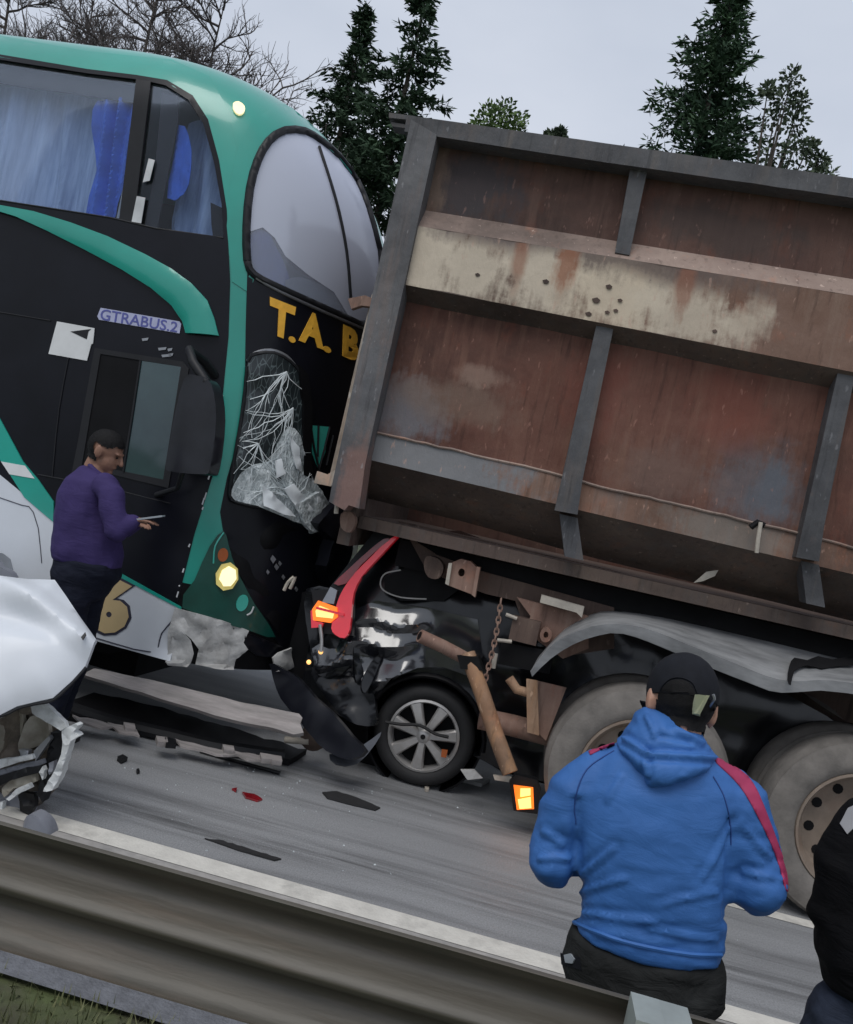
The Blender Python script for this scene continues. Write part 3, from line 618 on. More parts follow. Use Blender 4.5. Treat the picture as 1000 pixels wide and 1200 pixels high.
# lit tail lamp hanging low
panel('lamp_housing', [(597, 916), (604, 908), (630, 914), (634, 926), (630, 954), (602, 950)], HY(5.56), M['black'], TR, thick=.06, step=8)
am = panel('lamp_lens', [(602, 920), (625, 923), (626, 948), (606, 949)], HY(5.55), M['amber'], TR, thick=.02, step=6)
panel('bulb_glow', [(607, 937), (622, 934), (623, 947), (609, 948)], HY(5.545), M['amberhot'], am, thick=.008, step=6)
panel('bulb_glow', [(610, 924), (622, 924), (622, 932), (610, 934)], HY(5.545), M['amberhot'], am, thick=.008, step=6)
panel('lamp_bracket', [(578, 908), (606, 912), (605, 918), (580, 914)], HY(5.6), M['pale'], TR, thick=.02)

for (x, y, r_) in ((714, 336, 4), (699, 352, 5), (727, 352, 3), (712, 366, 3), (722, 364, 3), (690, 368, 4), (838, 388, 3), (640, 330, 4), (560, 322, 3)):
    panel('rust_hole', [(x-r_, y-r_*.4), (x+r_*.2, y-r_*.7), (x+r_, y), (x+r_*.4, y+r_*.7), (x-r_*.6, y+r_*.5)], HY(TY-.002), M['chassis'], TR, off=.004, thick=.004, step=4)
pl = bpy.data.lights.new('tail_lamp_light', 'POINT'); pl.energy = .25; pl.color = (1, .35, .05); pl.shadow_soft_size = .04
po = bpy.data.objects.new('tail_lamp_light', pl); COL.objects.link(po); po.parent = am; po.location = onY(614, 940, 5.48)-rootloc(am)
# ------------------------------------------------------------------ bus
BA = R(4.); BD = Vector((math.cos(BA), -math.sin(BA), 0)); BL = Vector((math.sin(BA), math.cos(BA), 0)); BO = Vector((-2.6, 5.62, 0)); BW = 1.3
ZT = 4.57
def b_inset(z): return .45*(1-math.sqrt(max(0, 1-((z-4.05)/.55)**2))) if z > 4.05 else 0
def b_front(z):
    s = 1.10-.08*(z-1.0)
    if z > 3.2: s -= 1.05*(1-math.sqrt(max(0, 1-((z-3.2)/1.42)**2)))
    if z < 1.0: s -= .12*(1.0-z)
    return s
LF, EX = 1.08, 2.4
def b_sec(z):
    ins = b_inset(z); hw = BW-ins; sf = b_front(z); P = []
    Ls = LF
    s1 = sf-Ls
    n1 = 56
    for i in range(n1): P.append((-9.5+(s1+9.5)*(i/n1)**.75, ins))
    n2 = 44
    for i in range(n2+1):
        a = -math.pi/2+math.pi*i/n2; ca, sa = math.cos(a), math.sin(a)
        q = math.copysign(abs(sa)**(2/EX), sa); c = abs(ca)**(2/EX)
        P.append((s1+Ls*c, BW+hw*q))
    for i in range(n1-1, -1, -1): P.append((-9.5+(s1+9.5)*(i/n1)**.75, 2*BW-ins))
    return [BO+BD*s+BL*t+Vector((0, 0, z)) for s, t in P]
zs = [.5+(4.0-.5)*i/88 for i in range(89)]+[4.0+(ZT-4.0)*math.sin(math.pi/2*i/12) for i in range(1, 13)]
secs = [b_sec(z) for z in zs]; nS = len(secs[0])
BV = [p for s_ in secs for p in s_]; BF = [(i*nS+k, i*nS+k+1, (i+1)*nS+k+1, (i+1)*nS+k) for i in range(len(zs)-1) for k in range(nS-1)]
top0 = (len(zs)-1)*nS; roof = []
NR = 6; mid = [[secs[-1][k].lerp(secs[-1][nS-1-k], j/NR)+Vector((0, 0, .05*math.sin(math.pi*j/NR))) for k in range(nS//2)] for j in range(1, NR)]
base_i = len(BV)
for row in mid: BV += row
H2 = nS//2
idx = lambda j, k: top0+k if j == 0 else (top0+nS-1-k if j == NR else base_i+(j-1)*H2+k)
for j in range(NR):
    for k in range(H2-1): BF.append((idx(j, k), idx(j, k+1), idx(j+1, k+1), idx(j+1, k)))
BF.append(tuple(i*nS for i in range(len(zs)))+tuple((len(zs)-1-i)*nS+nS-1 for i in range(len(zs))))  # rear wall
bbvh = bvh_of(BV, BF); hside = HP(BO, -BL); 
def bus_edge(x, y):
    # beside the outline of the body: take the last point of the body along the row; left of it, the side plane
    if x < 300: return hside(x, y)
    for k in range(1, 60):
        d = ray(x-1.5*k, y+.4*k if y < 200 else y).normalized(); loc, n, i, dist = bbvh.ray_cast(CC, d)
        if loc is not None: return loc, (-n if n.dot(d) > 0 else n)
    return hside(x, y)
HBus = HB(bbvh, bus_edge)

M['teal'] = mat('teal_bus_paint', (.010, .30, .235), .3, var=.12, scale=1.2, coat=.5, dirt=.35, dirtc=(.05, .26, .21), bump=.02, bscale=2)
M['tealdark'] = mat('dark_green_lamp_surround', (.004, .06, .045), .35, var=.2, coat=.3)
M['busblack'] = mat('black_bus_panel', (.006, .0065, .010), .3, var=.4, scale=1.5, spec=.22, dirt=.3, dirtc=(.016, .018, .026), bump=.02, bscale=3)
M['busblack2'] = mat('matt_black_panel', (.005, .005, .006), .55, var=.3, spec=.15)
M['buswhite'] = mat('white_bus_panel', (.56, .59, .63), .35, var=.05, scale=2, coat=.2, dirt=.3, dirtc=(.42, .43, .44), bump=.03, bscale=3)
M['tornwhite'] = mat('torn_grey_fibreglass', (.44, .44, .43), .6, var=.25, scale=8, dirt=.6, dirtc=(.17, .16, .15), bump=.4, bscale=22)
M['gasket'] = mat('rubber_gasket', (.012, .0125, .015), .5, var=.2, spec=.3)
M['chrome'] = mat('grey_trim', (.3, .31, .33), .3, .6, var=.1)
M['gold'] = mat('gold_lettering', (.92, .48, .05), .5, var=.12, scale=20)
M['tan'] = mat('tan_numeral', (.50, .38, .2), .5, var=.06)
M['outline'] = mat('dark_outline', (.03, .03, .05), .5, var=.1)
M['curtainl'] = mat('pale_blue_curtain', (.26, .37, .62), .85, var=.25, scale=7, stretch=(4, 4, .4), c2=(.46, .57, .78), bump=.1, bscale=20)
M['curtain'] = mat('royal_blue_curtain', (.055, .15, .60), .8, var=.3, scale=5)
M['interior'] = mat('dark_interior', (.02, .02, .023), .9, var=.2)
M['glass'] = glass_mat('side_window_glass', (.86, .9, .95), 0, .0, dw=.01, fk=.25)
M['wglass'] = glass_mat('upper_windshield_glass', (.6, .65, .72), 0, .08, diff=(.50, .525, .62), dw=.93, rough=.15, fk=.12)  # diffuse lavender painted in place of the sky's reflection
M['paper'] = mat('white_paper', (.62, .63, .63), .7, var=.06, scale=8)
M['plate'] = mat('lavender_plate', (.38, .4, .56), .5, var=.1, scale=14)
M['ink'] = mat('blue_ink', (.08, .09, .3), .6, var=.1)
M['ghost'] = mat('dark_tinted_glass', (.02, .045, .052), .06, var=.2, scale=2, c2=(.035, .07, .075), spec=.8)
M['lampon'] = mat('lit_headlamp', (.95, .85, .5), .2, emit=(1, .86, .5), es=.95)
M['lampedge'] = mat('lit_lamp_rim', (.8, .7, .25), .2, emit=(.7, .5, .08), es=.16)
M['orange'] = mat('dull_orange_lens', (.36, .09, .02), .25, var=.1)
M['tealens'] = mat('teal_lens', (.05, .42, .34), .2, var=.1, spec=.8)
M['marker'] = mat('lit_marker_lamp', (.95, .8, .5), .3, emit=(1, .8, .42), es=.75)
M['chip'] = mat('chipped_white', (.55, .57, .58), .6, var=.2)

BUS = thing('double_decker_bus', 'teal and black double-decker coach with smashed front and blue curtains', 'bus', tuple(BO+BD*(-3)+BL*1.3))
w1 = [(-420, 12), (0, 70), (102, 86), (160, 93), (163, 94), (140, 256), (129, 254), (0, 234), (-420, 178)]
w2 = [(176, 96), (194, 100), (221, 117), (238, 144), (251, 190), (260, 240), (262, 278), (184, 268), (157, 262)]
ws = [(290, 306), (289, 265), (293, 221), (302, 188), (315, 165), (333, 153), (357, 154), (377, 166), (397, 183), (418, 212), (432, 247), (441, 280), (446, 303), (446, 330), (435, 380), (403, 371), (362, 353), (322, 335), (298, 322)]
ws = smooth_poly(ws, 2)
keep = []
for f in BF:
    c = sum((BV[i] for i in f), Vector())/len(f); nrm = (BV[f[1]]-BV[f[0]]).cross(BV[f[-1]]-BV[f[0]])
    p = proj(c); vis = False
    if p:
        d = (c-CC).normalized(); loc, n_, i_, dist = bbvh.ray_cast(CC, d)
        vis = loc is not None and abs(dist-(c-CC).length) < .12
    if vis and any(inside(q_, w_) for w_ in (w1, w2, ws) for q_ in [p]+[proj(BV[i]) or (9e9, 0) for i in f[:4]]): continue
    keep.append(f)
bo = mk('body', BV, keep, [M['teal'], M['busblack2']], BUS, 40)
for p_ in bo.data.polygons:
    if p_.center.z < 1.0: p_.material_index = 1
def mid(L, a, b): return [p for p in L if a <= p[0] <= b]
panel('window_surround', [(-420, -18), (0, 42), (102, 60), (160, 66), (202, 70), (246, 90), (268, 130), (280, 184), (287, 245), (288, 300), (268, 300), (266, 245), (257, 190), (243, 142), (225, 114), (195, 97), (160, 91), (102, 84), (0, 67), (-420, 12)], HBus, M['teal'], BUS, off=.003, thick=.006, step=8)
sur = [(272, 330), (266, 265), (270, 214), (280, 170), (297, 139), (328, 122), (362, 124), (388, 140), (408, 160), (424, 190)]
panel('windshield_surround', sur+[(414, 206), (397, 184), (377, 167), (357, 155), (333, 154), (315, 166), (303, 189), (294, 221), (291, 265), (292, 306), (300, 330), (290, 342)], HBus, M['teal'], BUS, off=.0055, thick=.006, step=8)
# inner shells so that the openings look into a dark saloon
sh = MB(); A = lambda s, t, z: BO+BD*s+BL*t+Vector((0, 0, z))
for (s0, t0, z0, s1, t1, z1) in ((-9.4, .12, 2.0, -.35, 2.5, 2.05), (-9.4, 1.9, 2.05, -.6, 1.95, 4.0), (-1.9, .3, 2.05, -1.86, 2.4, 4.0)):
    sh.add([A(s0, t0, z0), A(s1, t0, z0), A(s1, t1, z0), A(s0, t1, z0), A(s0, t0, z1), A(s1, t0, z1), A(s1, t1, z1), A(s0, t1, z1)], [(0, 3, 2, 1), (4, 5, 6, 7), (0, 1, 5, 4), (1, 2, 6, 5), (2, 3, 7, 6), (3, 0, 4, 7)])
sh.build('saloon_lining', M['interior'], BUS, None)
MB().add([A(s_, t_, z_) for z_ in (.17, .43) for s_, t_ in ((-9., .62), (-.1, .62), (-.1, 2.3), (-9., 2.3))], [(0, 3, 2, 1), (4, 5, 6, 7), (0, 1, 5, 4), (1, 2, 6, 5), (2, 3, 7, 6), (3, 0, 4, 7)]).build('added_undercarriage', M['dark'], BUS, None)  # dark block added to black out the lit road under the bus
b = MB(); b.add([A(-9.4, .1, .42), A(-.05, .1, .42), A(.0, 2.5, .42), A(-9.4, 2.5, .42), A(-9.4, .1, .56), A(-.05, .1, .56), A(.0, 2.5, .56), A(-9.4, 2.5, .56)], [(0, 3, 2, 1), (4, 5, 6, 7), (0, 1, 5, 4), (1, 2, 6, 5), (2, 3, 7, 6), (3, 0, 4, 7)]); b.build('underfloor', M['dark'], BUS, None)
# side: black panel with window openings
blk = [(-420, 8), (0, 64), (102, 81), (160, 88), (196, 94), (226, 112), (244, 140), (257, 188), (266, 245), (268, 290), (270, 330), (268, 394), (261, 466), (249, 559), (228, 626), (208, 706), (196, 704), (180, 694), (141, 675), (100, 645), (64, 612), (39, 590), (0, 560), (-420, 300)]
panel('side_panel', blk, HBus, M['busblack'], BUS, off=.004, thick=.012, step=13, holes=[w1, w2])
wht = [(-420, 296), (0, 556), (39, 588), (64, 612), (100, 645), (141, 675), (180, 694), (213, 714), (208, 736), (200, 775), (117, 752), (0, 720), (-420, 612)]
panel('skirt_panel', wht, HBus, M['buswhite'], BUS, off=.008, thick=.014, step=14)
panel('skirt_stripe', [(-420, 380), (0, 489), (28, 541), (45, 561), (64, 588), (64, 612), (30, 583), (13, 556), (0, 537), (-420, 430)], HBus, M['teal'], BUS, off=.014, thick=.01, step=12)
panel('skirt_stripe', [(3, 541), (31, 546), (42, 561), (13, 556)], HBus, M['paper'], BUS, off=.018, thick=.006, step=8)
panel('skirt_stripe', [(64, 606), (100, 640), (141, 671), (213, 711), (213, 714), (141, 676), (100, 646), (64, 612)], HBus, M['teal'], BUS, off=.014, thick=.01, step=10)
tube_px('panel_gap', [(112, 747), (178, 764), (190, 742), (212, 716)], HBus, .0045, M['outline'], BUS, off=.01, k=3)
tube_px('panel_gap', [(-200, 500), (0, 583), (40, 600), (50, 660)], HBus, .003, M['outline'], BUS, off=.01, k=3)
# numeral on the skirt
n6 = [(136, 682), (142, 680), (156, 687), (133, 703), (142, 704), (150, 711), (152, 723), (147, 734), (136, 741), (124, 742), (112, 736), (107, 722), (110, 706), (120, 690)]
n6s = smooth_poly(n6[3:], 3)+[]
panel('numeral_outline', [(134, 680), (142, 677), (160, 686), (138, 701), (146, 703), (153, 710), (155, 724), (149, 736), (137, 744), (123, 745), (110, 739), (104, 722), (107, 704), (118, 688)], HBus, M['outline'], BUS, off=.012, thick=.008, step=6)
panel('numeral', n6, HBus, M['tan'], BUS, off=.015, thick=.006, step=6, holes=[ellipse(129, 720, 3.4, 3.4, 0, 10)])
# upper side windows: glass, curtains behind
def hoff(h, d):
    def g(x, y): l, n = h(x, y); return l-n*d, n
    return g
hs_ = HP(BO, -BL)
for i, w_ in enumerate((w1, w2)):
    panel('side_window', w_, HBus, M['glass'], BUS, off=-.012, thick=.005, step=14)
def fold(k, a):
    def g(x, y):
        u = x+y*.16+9*noise.noise(Vector((x*.02, y*.006, 1.7))); return a*math.sin(u*k)*(.55+.6*noise.noise(Vector((u*.03, 0, 5))))+a*.8*noise.noise(Vector((u*.07, y*.004, 3)))
    return g
panel('curtain', [(-420, 10), (0, 82), (106, 98), (102, 180), (96, 246), (0, 232), (-420, 176)], hoff(hs_, .24), M['curtainl'], BUS, thick=.004, step=5, disp=fold(.17, .06))
panel('curtain', smooth_poly([(104, 108), (128, 108), (154, 112), (150, 150), (140, 200), (120, 252), (86, 246), (100, 190), (98, 140)], 2), hoff(hs_, .12), M['curtain'], BUS, thick=.004, step=3, disp=fold(.34, .05))
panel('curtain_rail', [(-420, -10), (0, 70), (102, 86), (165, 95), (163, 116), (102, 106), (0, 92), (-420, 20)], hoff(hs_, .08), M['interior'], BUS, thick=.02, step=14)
panel('curtain', smooth_poly([(205, 128), (226, 122), (246, 150), (256, 200), (256, 276), (180, 266), (190, 205)], 2), hoff(hs_, .24), M['curtainl'], BUS, thick=.004, step=5, disp=fold(.2, .05))
panel('curtain', smooth_poly([(203, 140), (214, 150), (217, 190), (208, 222), (188, 226), (195, 180)], 2), hoff(hs_, .09), M['curtain'], BUS, thick=.004, step=4, disp=fold(.5, .014))
panel('window_pillar', [(160, 93), (177, 96), (157, 262), (140, 258)], HBus, M['gasket'], BUS, off=.006, thick=.02, step=14)
panel('pillar_trim', [(160, 94), (171, 96), (163, 130), (158, 170), (146, 257), (134, 254), (150, 180), (157, 130)], hoff(hs_, .03), M['chrome'], BUS, thick=.006, step=10)
panel('pillar_trim', [(175, 186), (182, 188), (176, 212), (168, 214)], HBus, M['chip'], BUS, off=.008, thick=.004, step=6)
panel('pillar_trim', [(161, 230), (171, 232), (166, 262), (155, 260)], HBus, M['chip'], BUS, off=.008, thick=.004, step=6)
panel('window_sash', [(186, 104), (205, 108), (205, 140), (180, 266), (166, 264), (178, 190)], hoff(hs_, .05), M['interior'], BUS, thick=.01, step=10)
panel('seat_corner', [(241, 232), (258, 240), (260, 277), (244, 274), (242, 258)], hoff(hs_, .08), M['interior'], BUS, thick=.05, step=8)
tube_px('window_gasket', [(0, 235), (129, 255), (184, 268), (262, 279)], HBus, .006, M['gasket'], BUS, off=.004)
# teal swoosh moulding
sw = [(-60, 226), (0, 242), (44, 250), (87, 263), (130, 279), (174, 300), (203, 316), (226, 333), (244, 353), (252, 374), (257, 394), (219, 391), (215, 377), (203, 359), (180, 339), (145, 317), (102, 294), (58, 272), (23, 256), (0, 249), (-60, 233)]
sw_c = [(-60, 229), (0, 245), (60, 262), (120, 286), (180, 320), (215, 345), (233, 370), (238, 392)]
def swd(x, y):
    d = min(math.hypot(x-a, y-b_) for a, b_ in dense(sw_c, 5, False)); return .035*max(0, 1-(d/20)**2)**.5 if d < 20 else 0
panel('swoosh_moulding', sw, HBus, M['teal'], BUS, off=.012, thick=.03, step=5, disp=swd, smooth=50)
# plate, paper, scratches
panel('name_plate', [(119, 361), (211, 377), (213, 380), (211, 391), (117, 375), (115, 371)], HBus, M['plate'], BUS, off=.01, thick=.006, step=10)
text_px('plate_lettering', 'GTRABUS.2', ((120, 362), (210, 378), (208, 390), (118, 375)), HBus, M['ink'], BUS, off=.012, thick=.003, bold=.01)
panel('paper_notice', [(68, 377), (112, 385), (110, 403), (108, 404), (103, 423), (58, 415)], HBus, M['paper'], BUS, off=.012, thick=.004, step=8)
panel('notice_print', [(84, 389), (108, 386), (105, 389), (103, 398)], HBus, M['gasket'], BUS, off=.014, thick=.002, step=6)
for (x, y, L_) in ((167, 397, 8), (186, 408, 10), (197, 409, 6), (190, 416, 12), (198, 415, 6)):
    panel('scratch', [(x, y), (x+L_, y-1), (x+L_-1, y+2), (x+1, y+3)], HBus, M['chrome'], BUS, off=.01, thick=.003, step=5)
# driver's window
panel('window_frame', [(112, 408), (215, 424), (222, 432), (198, 572), (132, 556), (84, 560), (92, 520)], HBus, M['gasket'], BUS, off=.012, thick=.02, step=12, holes=[[(119, 415), (213, 430), (192, 562), (134, 550), (96, 552)]])
panel('sliding_window', [(119, 415), (164, 422), (146, 553), (96, 552)], HBus, M['busblack2'], BUS, off=.006, thick=.004, step=12)
panel('sliding_window', [(166, 423), (213, 430), (192, 562), (146, 553)], HBus, M['ghost'], BUS, off=.010, thick=.006, step=12)
tube_px('window_bar', [(166, 423), (156, 490), (146, 553)], HBus, .008, M['gasket'], BUS, off=.014)
tube_px('body_seam', [(84, 405), (70, 480), (62, 560)], HBus, .004, M['gasket'], BUS, off=.008, k=3)
tube_px('body_seam', [(-300, 315), (0, 366), (60, 376)], HBus, .004, M['gasket'], BUS, off=.008)
tube_px('body_seam', [(45, 556), (120, 570), (200, 590)], HBus, .004, M['gasket'], BUS, off=.008)
# mirror
def hout(d): return hoff(HBus, -d)
M['mirror'] = mat('mirror_shell', (.014, .015, .02), .35, var=.3, spec=.4)
hm_ = lambda d: HP(HBus(226, 500)[0]-BL*d, -BL)
mr = panel('mirror', smooth_poly([(219, 446), (236, 442), (250, 450), (254, 490), (247, 548), (238, 556), (204, 553), (196, 545), (204, 500)], 3), HP(HBus(226, 500)[0]-BL*.28, -BL), M['mirror'], BUS, thick=.14, step=9, disp=lambda x, y: .05*max(0, 1-((x-226-(500-y)*.13)/28)**2), smooth=60)
MB().tube([HBus(252, 440)[0], hm_(.1)(240, 424)[0], hm_(.24)(222, 410)[0], hm_(.3)(226, 424)[0], hm_(.3)(242, 448)[0]], .03, 8).build('mirror_arm', M['gasket'], BUS, 60)
MB().tube([hm_(.28)(214, 553)[0], hm_(.2)(208, 572)[0], HBus(184, 580)[0]], [.018, .016, .02], 8).build('mirror_arm', M['gasket'], BUS, 60)
# door edge chips down the pillar
rg = random.Random(5)
for i in range(26):
    t_ = i/25; e = [(261, 466), (252, 540), (240, 585), (228, 624), (207, 705)]; q = smooth_poly(e, 6, False); x, y = q[int(t_*(len(q)-1))]
    if rg.random() < .45: continue
    x += rg.uniform(-1.5, 1); y += rg.uniform(-3, 3); h_ = rg.uniform(2, 9); panel('paint_chip', [(x-1.2, y), (x+.2, y+.5), (x-h_*.25, y+h_), (x-1.5-h_*.25, y+h_-1)], HBus, M['chip'], BUS, off=.01, thick=.004, step=4)
# front: upper windshield
dl = [(290, 272), (308, 266), (322, 278), (335, 300), (362, 322), (392, 342), (408, 368)]
up_ = [p for p in ws if not (p[1] > 290 and p[0] < 408) and not (p[0] < 300 and p[1] > 272)]
M['wclear'] = glass_mat('clear_windshield_glass', (.75, .8, .85), 0, .03, diff=(.46, .48, .57), dw=.35, rough=.1, fk=.1)  # weaker share of the same lavender, painted for sky reflection
k0 = [i for i, p in enumerate(ws)]
hi = [p for p in ws if p[1] <= 272 or (p[0] > 409)]
i0 = max(range(len(ws)), key=lambda i: (ws[i][1] <= 272 and ws[i][0] < 300)*ws[i][1]); rot_ = ws[i0:]+ws[:i0]
upper = [p for p in rot_ if p[1] <= 272 or p[0] > 409]; lower = [p for p in rot_ if p not in upper]
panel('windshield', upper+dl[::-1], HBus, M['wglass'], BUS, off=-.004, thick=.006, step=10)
panel('windshield', dl+lower, HBus, M['wclear'], BUS, off=-.004, thick=.006, step=10)
ring = dense(ws, 4)
MB().tube([HBus(*p)[0]+HBus(*p)[1]*.004 for p in ring if p[0] < 445]+[HBus(*ring[0])[0]], .028, 6, False).build('windshield_gasket', M['gasket'], BUS, 60)
tube_px('windshield_bar', [(374, 172), (394, 236), (406, 294), (411, 352)], HBus, .011, M['gasket'], BUS, off=.004, k=4)
tube_px('lower_trim', [(300, 326), (322, 339), (362, 358), (403, 376), (428, 386)], HBus, .012, M['chrome'], BUS, off=.012, k=3)
hin = hoff(HBus, .025)
panel('front_curtain', smooth_poly([(294, 275), (306, 268), (318, 275), (330, 298), (342, 330), (330, 336), (305, 322), (296, 305)], 3), hin, M['curtain'], BUS, thick=.02, step=5, disp=fold(.3, .015))
panel('dash_cloth', smooth_poly([(334, 330), (350, 324), (372, 330), (398, 345), (406, 366), (372, 352), (344, 340)], 3), hin, M['paper'], BUS, thick=.02, step=6)
tube_px('dash_edge', [(294, 270), (308, 266), (322, 278), (335, 300), (362, 322), (392, 342), (406, 360)], hoff(HBus, .03), .008, M['gasket'], BUS, k=4)
# front: black area under the windshield, letters
fb = [(290, 312), (322, 340), (362, 359), (403, 377), (450, 396), (450, 470), (436, 600), (420, 760), (345, 775), (318, 745), (297, 707), (277, 672), (262, 626), (258, 600), (266, 560), (276, 526), (287, 442), (288, 381)]
panel('front_panel', fb, HBus, M['busblack'], BUS, off=.006, thick=.012, step=12)
def letter(s, quad, bold=.03):
    o = text_px('lettering', s, quad, HBus, M['gold'], BUS, off=.014, thick=.005, bold=bold)
letter('T', ((316, 348), (346, 360), (340, 400), (316, 391)), .05)
letter('.', ((338, 393), (346, 396), (345, 403), (337, 400)))
letter('A', ((358, 363), (376, 371), (378, 410), (349, 399)), .05)
letter('.', ((378, 404), (387, 408), (386, 415), (377, 411)))
letter('B', ((401, 380), (420, 388), (418, 425), (400, 417)), .05)
# lower windshield
lw = smooth_poly([(290, 425), (300, 415), (320, 414), (338, 424), (350, 440), (356, 470), (357, 520), (362, 556), (378, 585), (376, 612), (352, 616), (330, 606), (300, 594), (276, 588), (269, 578), (276, 530), (286, 470)], 2)
def crk():
    m = bpy.data.materials.new('shattered_glass'); m.use_nodes = True; t = m.node_tree; L = t.links.new; p = t.nodes['Principled BSDF']
    g = N(t, 'ShaderNodeNewGeometry'); v = N(t, 'ShaderNodeTexVoronoi', feature='DISTANCE_TO_EDGE', Scale=17.); nn = N(t, 'ShaderNodeTexNoise', Scale=4.)
    mp = N(t, 'ShaderNodeMapping'); mp.inputs['Scale'].default_value = (1.6, 1.6, .6); mp.inputs['Rotation'].default_value = (0, R(25), 0)
    L(g.outputs['Position'], mp.inputs[0]); L(mp.outputs[0], v.inputs['Vector']); L(g.outputs['Position'], nn.inputs['Vector'])
    r = N(t, 'ShaderNodeMapRange'); r.inputs['From Min'].default_value = .0; r.inputs['From Max'].default_value = .05; r.inputs['To Min'].default_value = 1; r.inputs['To Max'].default_value = 0; L(v.outputs['Distance'], r.inputs['Value'])
    cr = N(t, 'ShaderNodeMixRGB'); L(r.outputs[0], cr.inputs['Fac']); cr.inputs['Color1'].default_value = (.02, .027, .03, 1); cr.inputs['Color2'].default_value = (.13, .165, .17, 1); L(cr.outputs[0], p.inputs['Base Color'])
    p.inputs['Roughness'].default_value = .25; bp = N(t, 'ShaderNodeBump', Strength=.5, Distance=.02); L(nn.outputs['Fac'], bp.inputs['Height']); L(bp.outputs[0], p.inputs['Normal']); return m
M['crack'] = crk()
M['crush'] = mat('crushed_white_glass', (.42, .5, .52), .35, var=.45, scale=20, c2=(.82, .88, .9), bump=.8, bscale=60, stretch=(1.5, 1.5, .7))
M['crackline'] = mat('white_crack', (.72, .78, .8), .5, var=.2, scale=20)
panel('lower_windshield', lw, HBus, M['crack'], BUS, off=.035, thick=.03, step=8, disp=lambda x, y: .02*noise.noise(Vector((x*.05, y*.04, 1))))
lwr = dense(lw, 5); MB().tube([HBus(*p)[0]+HBus(*p)[1]*.03 for p in lwr if not (p[1] > 560 and p[0] > 300)], .014, 6, False).build('windshield_gasket', M['gasket'], BUS, 60)
tube_px('lower_trim', [(290, 424), (298, 415), (316, 411), (334, 418), (346, 432)], HBus, .014, M['chrome'], BUS, off=.02, k=3)
M['shard'] = mat('white_glass_sheet', (.8, .85, .88), .3, var=.08, scale=12)
panel('sagging_glass', smooth_poly([(280, 556), (296, 544), (312, 540), (322, 520), (334, 500), (346, 510), (353, 542), (362, 562), (378, 588), (374, 610), (352, 614), (326, 604), (298, 592), (274, 586), (271, 574)], 2), HBus, M['crush'], BUS, off=.055, thick=.02, step=5, disp=lambda x, y: .02*noise.noise(Vector((x*.06, y*.05, 5)))+.012*noise.noise(Vector((x*.16, y*.12, 2))))
for P in ([(303, 568), (312, 576), (338, 604), (326, 602), (304, 592)], [(326, 572), (337, 566), (357, 597), (349, 604), (342, 600)], [(332, 508), (342, 524), (346, 552), (338, 548)], [(316, 540), (324, 537), (327, 554), (318, 560)], [(360, 575), (372, 586), (370, 600), (362, 598)]):
    panel('glass_shard', P, HBus, M['shard'], BUS, off=.085, thick=.01, step=5, disp=lambda x, y: .02*noise.noise(Vector((x*.12, y*.1, 8))))
rc = random.Random(12); web = MB()
def crackline(P, r):
    q_ = [HBus(*p) for p in P]; web.tube([l+n*.062 for l, n in q_], r, 4, False)
lwi = [(p[0], p[1]) for p in lw]
for (cx, cy, k_, a0, a1) in ((331, 436, 15, 85, 150), (338, 478, 14, 90, 150), (340, 585, 16, 190, 290), (300, 520, 10, 60, 200)):
    for i in range(k_):
        a = R(a0+(a1-a0)*(i+rc.uniform(-.4, .4))/k_); x, y = cx, cy; P = [(x, y)]; n_k = rc.randint(4, 11)
        for q_ in range(n_k):
            a += rc.uniform(-.42, .42); x += math.cos(a)*9; y += math.sin(a)*9
            if not inside((x, y), lwi): break
            P.append((x, y))
        if len(P) > 2: crackline(P, [rc.uniform(.0018, .0042)*(1-.5*k/len(P)) for k in range(len(P))])
wb_ = web.build('crack_web', M['crackline'], BUS, None, 'stuff')
panel('wiper_pillar', [(346, 428), (356, 440), (360, 480), (358, 560), (350, 556), (350, 470)], HBus, M['busblack2'], BUS, off=.06, thick=.04, step=8)
panel('broken_glass_strip', [(360, 498), (384, 500), (380, 530), (372, 550), (364, 530)], HBus, M['tealens'], BUS, off=.012, thick=.004, step=8)
for P in ([(362, 498), (366, 525), (372, 552)], [(371, 498), (370, 535)], [(384, 500), (378, 525), (372, 548)], [(388, 510), (380, 545)]): tube_px('glass_crack', P, HBus, .008, M['gasket'], BUS, off=.02)
panel('broken_front_frame', [(352, 610), (378, 585), (398, 560), (404, 590), (390, 640), (372, 690), (362, 660), (368, 630)], HBus, M['busblack'], BUS, off=.16, thick=.1, step=8, disp=lambda x, y: .05*noise.noise(Vector((x*.05, y*.05, 2))))
panel('glass_shard', [(340, 590), (362, 575), (378, 592), (374, 612), (356, 624), (346, 612)], HBus, M['crush'], BUS, off=.09, thick=.03, step=6, disp=lambda x, y: .03*noise.noise(Vector((x*.12, y*.12, 9))))
# lamp cluster
panel('lamp_surround', smooth_poly([(246, 640), (262, 622), (268, 640), (280, 674), (298, 708), (322, 746), (290, 738), (214, 712), (228, 680)], 2), HBus, M['tealdark'], BUS, off=.012, thick=.012, step=8)
hl = panel('headlamp', ellipse(265, 675, 13, 17, 15, 8), HBus, M['lampedge'], BUS, off=.02, thick=.02, step=6, disp=lambda x, y: .02)
panel('bulb_glow', ellipse(266, 675, 9.5, 12.5, 15, 7), HBus, M['lampon'], hl, off=.045, thick=.01, step=5)
panel('indicator_lens', ellipse(261, 650, 6, 8, 10, 14), HBus, M['orange'], BUS, off=.02, thick=.012, step=5)
panel('fog_lamp', ellipse(283, 706, 6.5, 10, 20, 16), HBus, M['tealens'], BUS, off=.02, thick=.012, step=5)
tube_px('lamp_trim', [(288, 720), (293, 717), (296, 710)], HBus, .006, M['chip'], BUS, off=.02, k=3)
